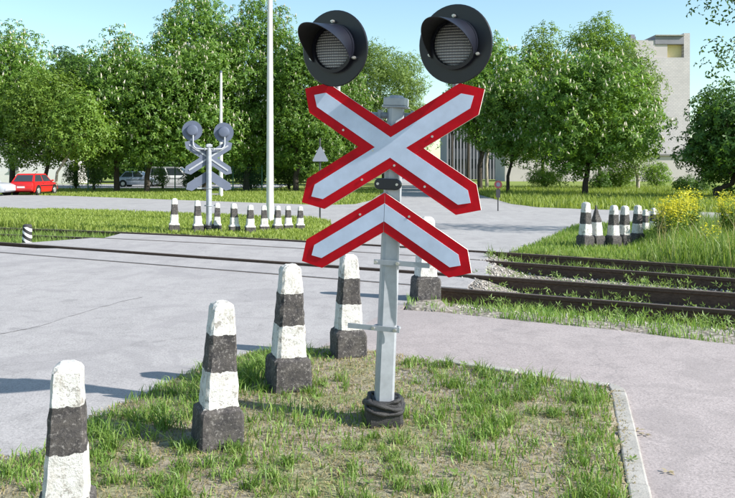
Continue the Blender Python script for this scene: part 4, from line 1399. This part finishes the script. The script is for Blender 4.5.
# strip between footpath and rail
x, y = scatter(120000, .4, 7.6, 6.0, 11.4, r)
asp, isl, bed = masks(x, y)
upx = np.array([q_[0] for q_ in up]); upy = np.array([q_[1] for q_ in up])
tt = y - np.interp(x, upx, upy)
ok = (tt > -.07) & (y < yd(x) - .1) & ~isl
den = fbm(x * 2.2, y * 2.2, 13)
p = np.clip((den - .36) * 2.6, .05, 1) * np.where(tt < .28, 1.0, .42)
k = ok & (r.random(len(x)) < p * .42)
x, y = x[k], y[k]
h = r.uniform(.03, .10, len(x)) * (1 + .8 * (den[k] > .55))
tag(link("verge_grass", blades(x, y, gz(x, y), h, r.uniform(.007, .013, len(x)), r, .6)), "low grass strip between the footpath and the nearest rail", "grass", kind='stuff')
# ballast stones in the track bed and along the crossing's ragged ends
x, y = scatter(42000, 1.2, 8.6, 6.3, 16.5, r)
asp, isl, bed = masks(x, y)
k = (bed | ((y < yd(x)) & (y > yd(x) - 1.1) & ~asp & ~isl)) & (r.random(len(x)) < .25 + .5 * fbm(x * 1.5, y * 1.5, 44)); x, y = x[k], y[k]
n = len(x); sz = r.uniform(.008, .026, n) * np.where(r.random(n) < .05, 1.8, 1)
octa = np.array([[1, 0, 0], [-1, 0, 0], [0, 1, 0], [0, -1, 0], [0, 0, .7], [0, 0, -.7]])
V = octa[None] * sz[:, None, None] * r.uniform(.6, 1.35, (n, 6, 1)) + np.stack((x, y, gz(x, y) + sz * .25), 1)[:, None]
an = r.uniform(0, 6.28, n)
tri = np.array([0, 2, 4, 2, 1, 4, 1, 3, 4, 3, 0, 4, 2, 0, 5, 1, 2, 5, 3, 1, 5, 0, 3, 5])
lo = (np.arange(n)[:, None] * 6 + tri[None]).ravel()
m_ = NT('ballast_stone')
m_.set(m_.ramp(m_.n("ShaderNodeNewGeometry").outputs["Random Per Island"], [(0.0, (.16, .14, .125)), (.5, (.33, .30, .27)), (1.0, (.52, .48, .44))]), .9)
tag(link("ballast", mesh_np("ballast", V.reshape(-1, 3), lo, np.full(n * 8, 3), m_.mat)), "loose ballast stones between the rails on the right", "gravel", kind='stuff')
# weeds in the track bed
x, y = scatter(5200, 1.6, 8.2, 6.5, 15.5, r)
asp, isl, bed = masks(x, y)
den = fbm(x * 1.7, y * 1.7, 31)
off = np.minimum.reduce([np.abs(y - f(x)) for f in (ya, yb, yc, yd)])
k = bed & (off > .1) & (r.random(len(x)) < np.clip((den - .38) * 3.2, .08, .9)); x, y = x[k], y[k]
C = np.stack((x, y, gz(x, y) + r.uniform(.02, .16, len(x))), 1)
V, lo, to = leaflets(C, r.normal(0, .5, (len(C), 3)) + np.array([0, 0, 1.0]), .065, 5, r, -.5, .12)
tag(link("track_weeds", mesh_np("track_weeds", V, lo, to, M['weed'])), "leafy weeds growing between the rails on the right", "weeds", kind='stuff')
x, y = scatter(26000, 1.6, 8.4, 6.3, 16, r)
asp, isl, bed = masks(x, y)
den = fbm(x * 1.7, y * 1.7, 31); gap = (y - yb(x) > .1)
off = np.minimum.reduce([np.abs(y - f(x)) for f in (ya, yb, yc, yd)])
k = bed & (off > .09) & (r.random(len(x)) < np.where(gap & (x > 3.2), np.clip((den - .3) * 1.5, .1, .6), np.clip((den - .5) * 1.6, .0, .5))); x, y = x[k], y[k]
h = r.uniform(.06, .22, len(x)) * (1 + (y - yb(x) > .1) * .35)
tag(link("track_grass", blades(x, y, gz(x, y), h, r.uniform(.008, .015, len(x)), r, .4, 'tallgrass')), "grass growing between and behind the rails on the right", "grass", kind='stuff')
# left of the crossing, between the rails
x, y = scatter(30000, -14.5, -6.4, 15, 24, r)
asp, isl, bed = masks(x, y); off = np.minimum.reduce([np.abs(y - f(x)) for f in (ya, yb, yc, yd)])
k = bed & (off > .1) & (y > yc(x) + .25); x, y = x[k], y[k]
tag(link("track_grass", blades(x, y, gz(x, y), r.uniform(.1, .34, len(x)), r.uniform(.012, .02, len(x)), r, .4, 'tallgrass')), "grass between the rails at the left picture edge", "grass", kind='stuff')

# tall grass on the right, behind the tracks
x, y = scatter(95000, 2.6, 13.5, 10.5, 25, r)
asp, isl, bed = masks(x, y)
tall = np.clip((x - .335 * y) / .9, 0, 1) * np.clip((y - ya(x)) / .8, .35, 1)
den = fbm(x * .9, y * .9, 17)
k = ~asp & ~bed & (y > ya(x) + .05) & (r.random(len(x)) < .35 + .65 * den) & (x < .53 * y + 2)
x, y = x[k], y[k]; tall = tall[k]; den = den[k]
h = r.uniform(.04, .13, len(x)) + tall * r.uniform(.05, .5, len(x)) * (.5 + den)
tag(link("tall_grass", blades(x, y, gz(x, y), h, r.uniform(.012, .022, len(x)), r, .3, 'tallgrass')), "tall meadow grass behind the rails on the right", "grass", kind='stuff')
# seed stalks
x, y = scatter(2600, 5.5, 13, 12, 23.5, r)
asp, isl, bed = masks(x, y); k = ~asp & ~bed & (y > ya(x) + .2) & (x > .37 * y) & (r.random(len(x)) < .25); x, y = x[k], y[k]
tag(link("seed_stalks", blades(x, y, gz(x, y), r.uniform(.5, .95, len(x)), r.uniform(.008, .013, len(x)), r, .2, 'drygrass')), "pale seed stalks standing in the tall grass", "grass", kind='stuff')

# lawn between the tracks and the cross road on the left
x, y = scatter(170000, -24, -.6, 18, 45, r)
asp, isl, bed = masks(x, y)
k = ~asp & ~bed & (y > ya(x) + .12) & (y < 26.6 - .52 * (x + 1.3)) & (np.abs(x) < .5 * y + 1)
x, y = x[k], y[k]
d_ = fbm(x * .5, y * .5, 19); leftp = np.clip((-x - 7) / 3, 0, 1) * np.clip(1 - (y - ya(x)) / 2.5, 0, 1)
h = r.uniform(.05, .12, len(x)) * (.7 + d_ * .8) + leftp * r.uniform(.05, .45, len(x))
zz = np.where(y > 33, -.04, gz(x, y))
tag(link("lawn_grass", blades(x, y, zz, h, r.uniform(.018, .034, len(x)), r, .5, 'lawn')), "sunlit lawn between the far rail and the cross road", "grass", kind='stuff')
# far lawns beyond the cross road
x, y = scatter(130000, -34, 34, 29, 66, r)
asp, isl, bed = masks(x, y)
k = ~asp & (y > 32.5 - .48 * (x - 10)) & (np.abs(x) < .5 * y + 2)
x, y = x[k], y[k]
right = x > 5
h = np.where(right, r.uniform(.15, .5, len(x)), r.uniform(.08, .2, len(x)))
tag(link("far_lawn_grass", blades(x, y, np.full(len(x), -.05), h, r.uniform(.035, .06, len(x)), r, .4, 'lawn')), "grass under the trees beyond the cross road", "grass", kind='stuff')

# ------------------------------------------------------------------ yellow flowering plants in the tall grass
def yellow_plant(label, x, y, h, spread, n, seed):
    rr = np.random.default_rng(seed)
    t = thing("flowering_plant", label, "plant", (x, y, 0), (0, 0, 0), "yellow flowering plants by the tracks")
    q = MB(); ends = []
    for i in range(n):
        a = rr.uniform(0, 2 * math.pi); s = spread * math.sqrt(rr.random()); hh = h * rr.uniform(.7, 1.05)
        e = (s * math.cos(a), s * math.sin(a), hh); b0 = (.45 * e[0], .45 * e[1], 0)
        q.tube([b0, (.8 * e[0], .8 * e[1], hh * .55), e], [.007, .006, .004], 4, cap=False)
        ends.append(e)
    q.build("stem", M['weed'], t)
    E = np.array(ends); C = np.repeat(E, 14, 0) * np.where(rr.random((len(E) * 14, 1)) < .3, rr.uniform(.6, .95, (len(E) * 14, 1)), 1) + rr.normal(0, 1, (len(E) * 14, 3)) * np.array([.06, .06, .10])
    V, lo, to = leaflets(C, rr.normal(0, .5, C.shape) + np.array([0, 0, 1.]), .024, 4, rr, .1, .38)
    tag(link("blossoms", mesh_np("blossoms", V, lo, to, M['yellow']), t), kind='stuff')
    C = np.repeat(E, 6, 0) * rr.uniform(.25, .85, (len(E) * 6, 1)) + rr.normal(0, .05, (len(E) * 6, 3))
    V, lo, to = leaflets(C, rr.normal(0, 1, C.shape), .09, 3, rr, .3, .18)
    tag(link("leaves", mesh_np("leaves", V, lo, to, M['weed']), t), kind='stuff')


for lab, px, pb, pt, sp_, n, sd in (
        ("yellow flowering plant right next to the last bollard of the right row", 664, 247, 209, .26, 40, 1),
        ("broadest yellow flowering plant, in the middle of the tall grass", 676, 246, 202, .34, 90, 2),
        ("yellow flowering plant with the highest blossoms beside the broadest one", 689, 243, 195, .30, 48, 3),
        ("low yellow flowering plant standing alone in the tall grass", 710, 254, 230, .12, 9, 4),
        ("yellow flowering plant at the right picture edge", 733, 244, 199, .34, 56, 5)):
    x, y = G(px, pb)
    yellow_plant(lab, x, y, (pb - pt) * y / FOC, sp_, n, sd)

# fallen leaves / litter on the footpath near the kerb
for i, (px, py) in enumerate(((637, 432), (645, 436), (668, 474), (566, 381))):
    x, y = G(px, py)
    C = np.array([[x, y, .012]])
    V, lo, to = leaflets(C, np.array([[0, 0, 1.0]]), .05, 4, r, .0, .2)
    o = link("leaf_litter", mesh_np("leaf_litter", V - np.array([x, y, .012]), lo, to, M['drygrass']), None, (x, y, .014))
    tag(o, ["dry leaf on the footpath against the kerb, upper one", "dry leaf on the footpath against the kerb, lower one", "flat pale leaf scrap on the footpath at the bottom", "small dark scrap on the footpath near the island's corner"][i], "leaf", "scraps on the footpath")
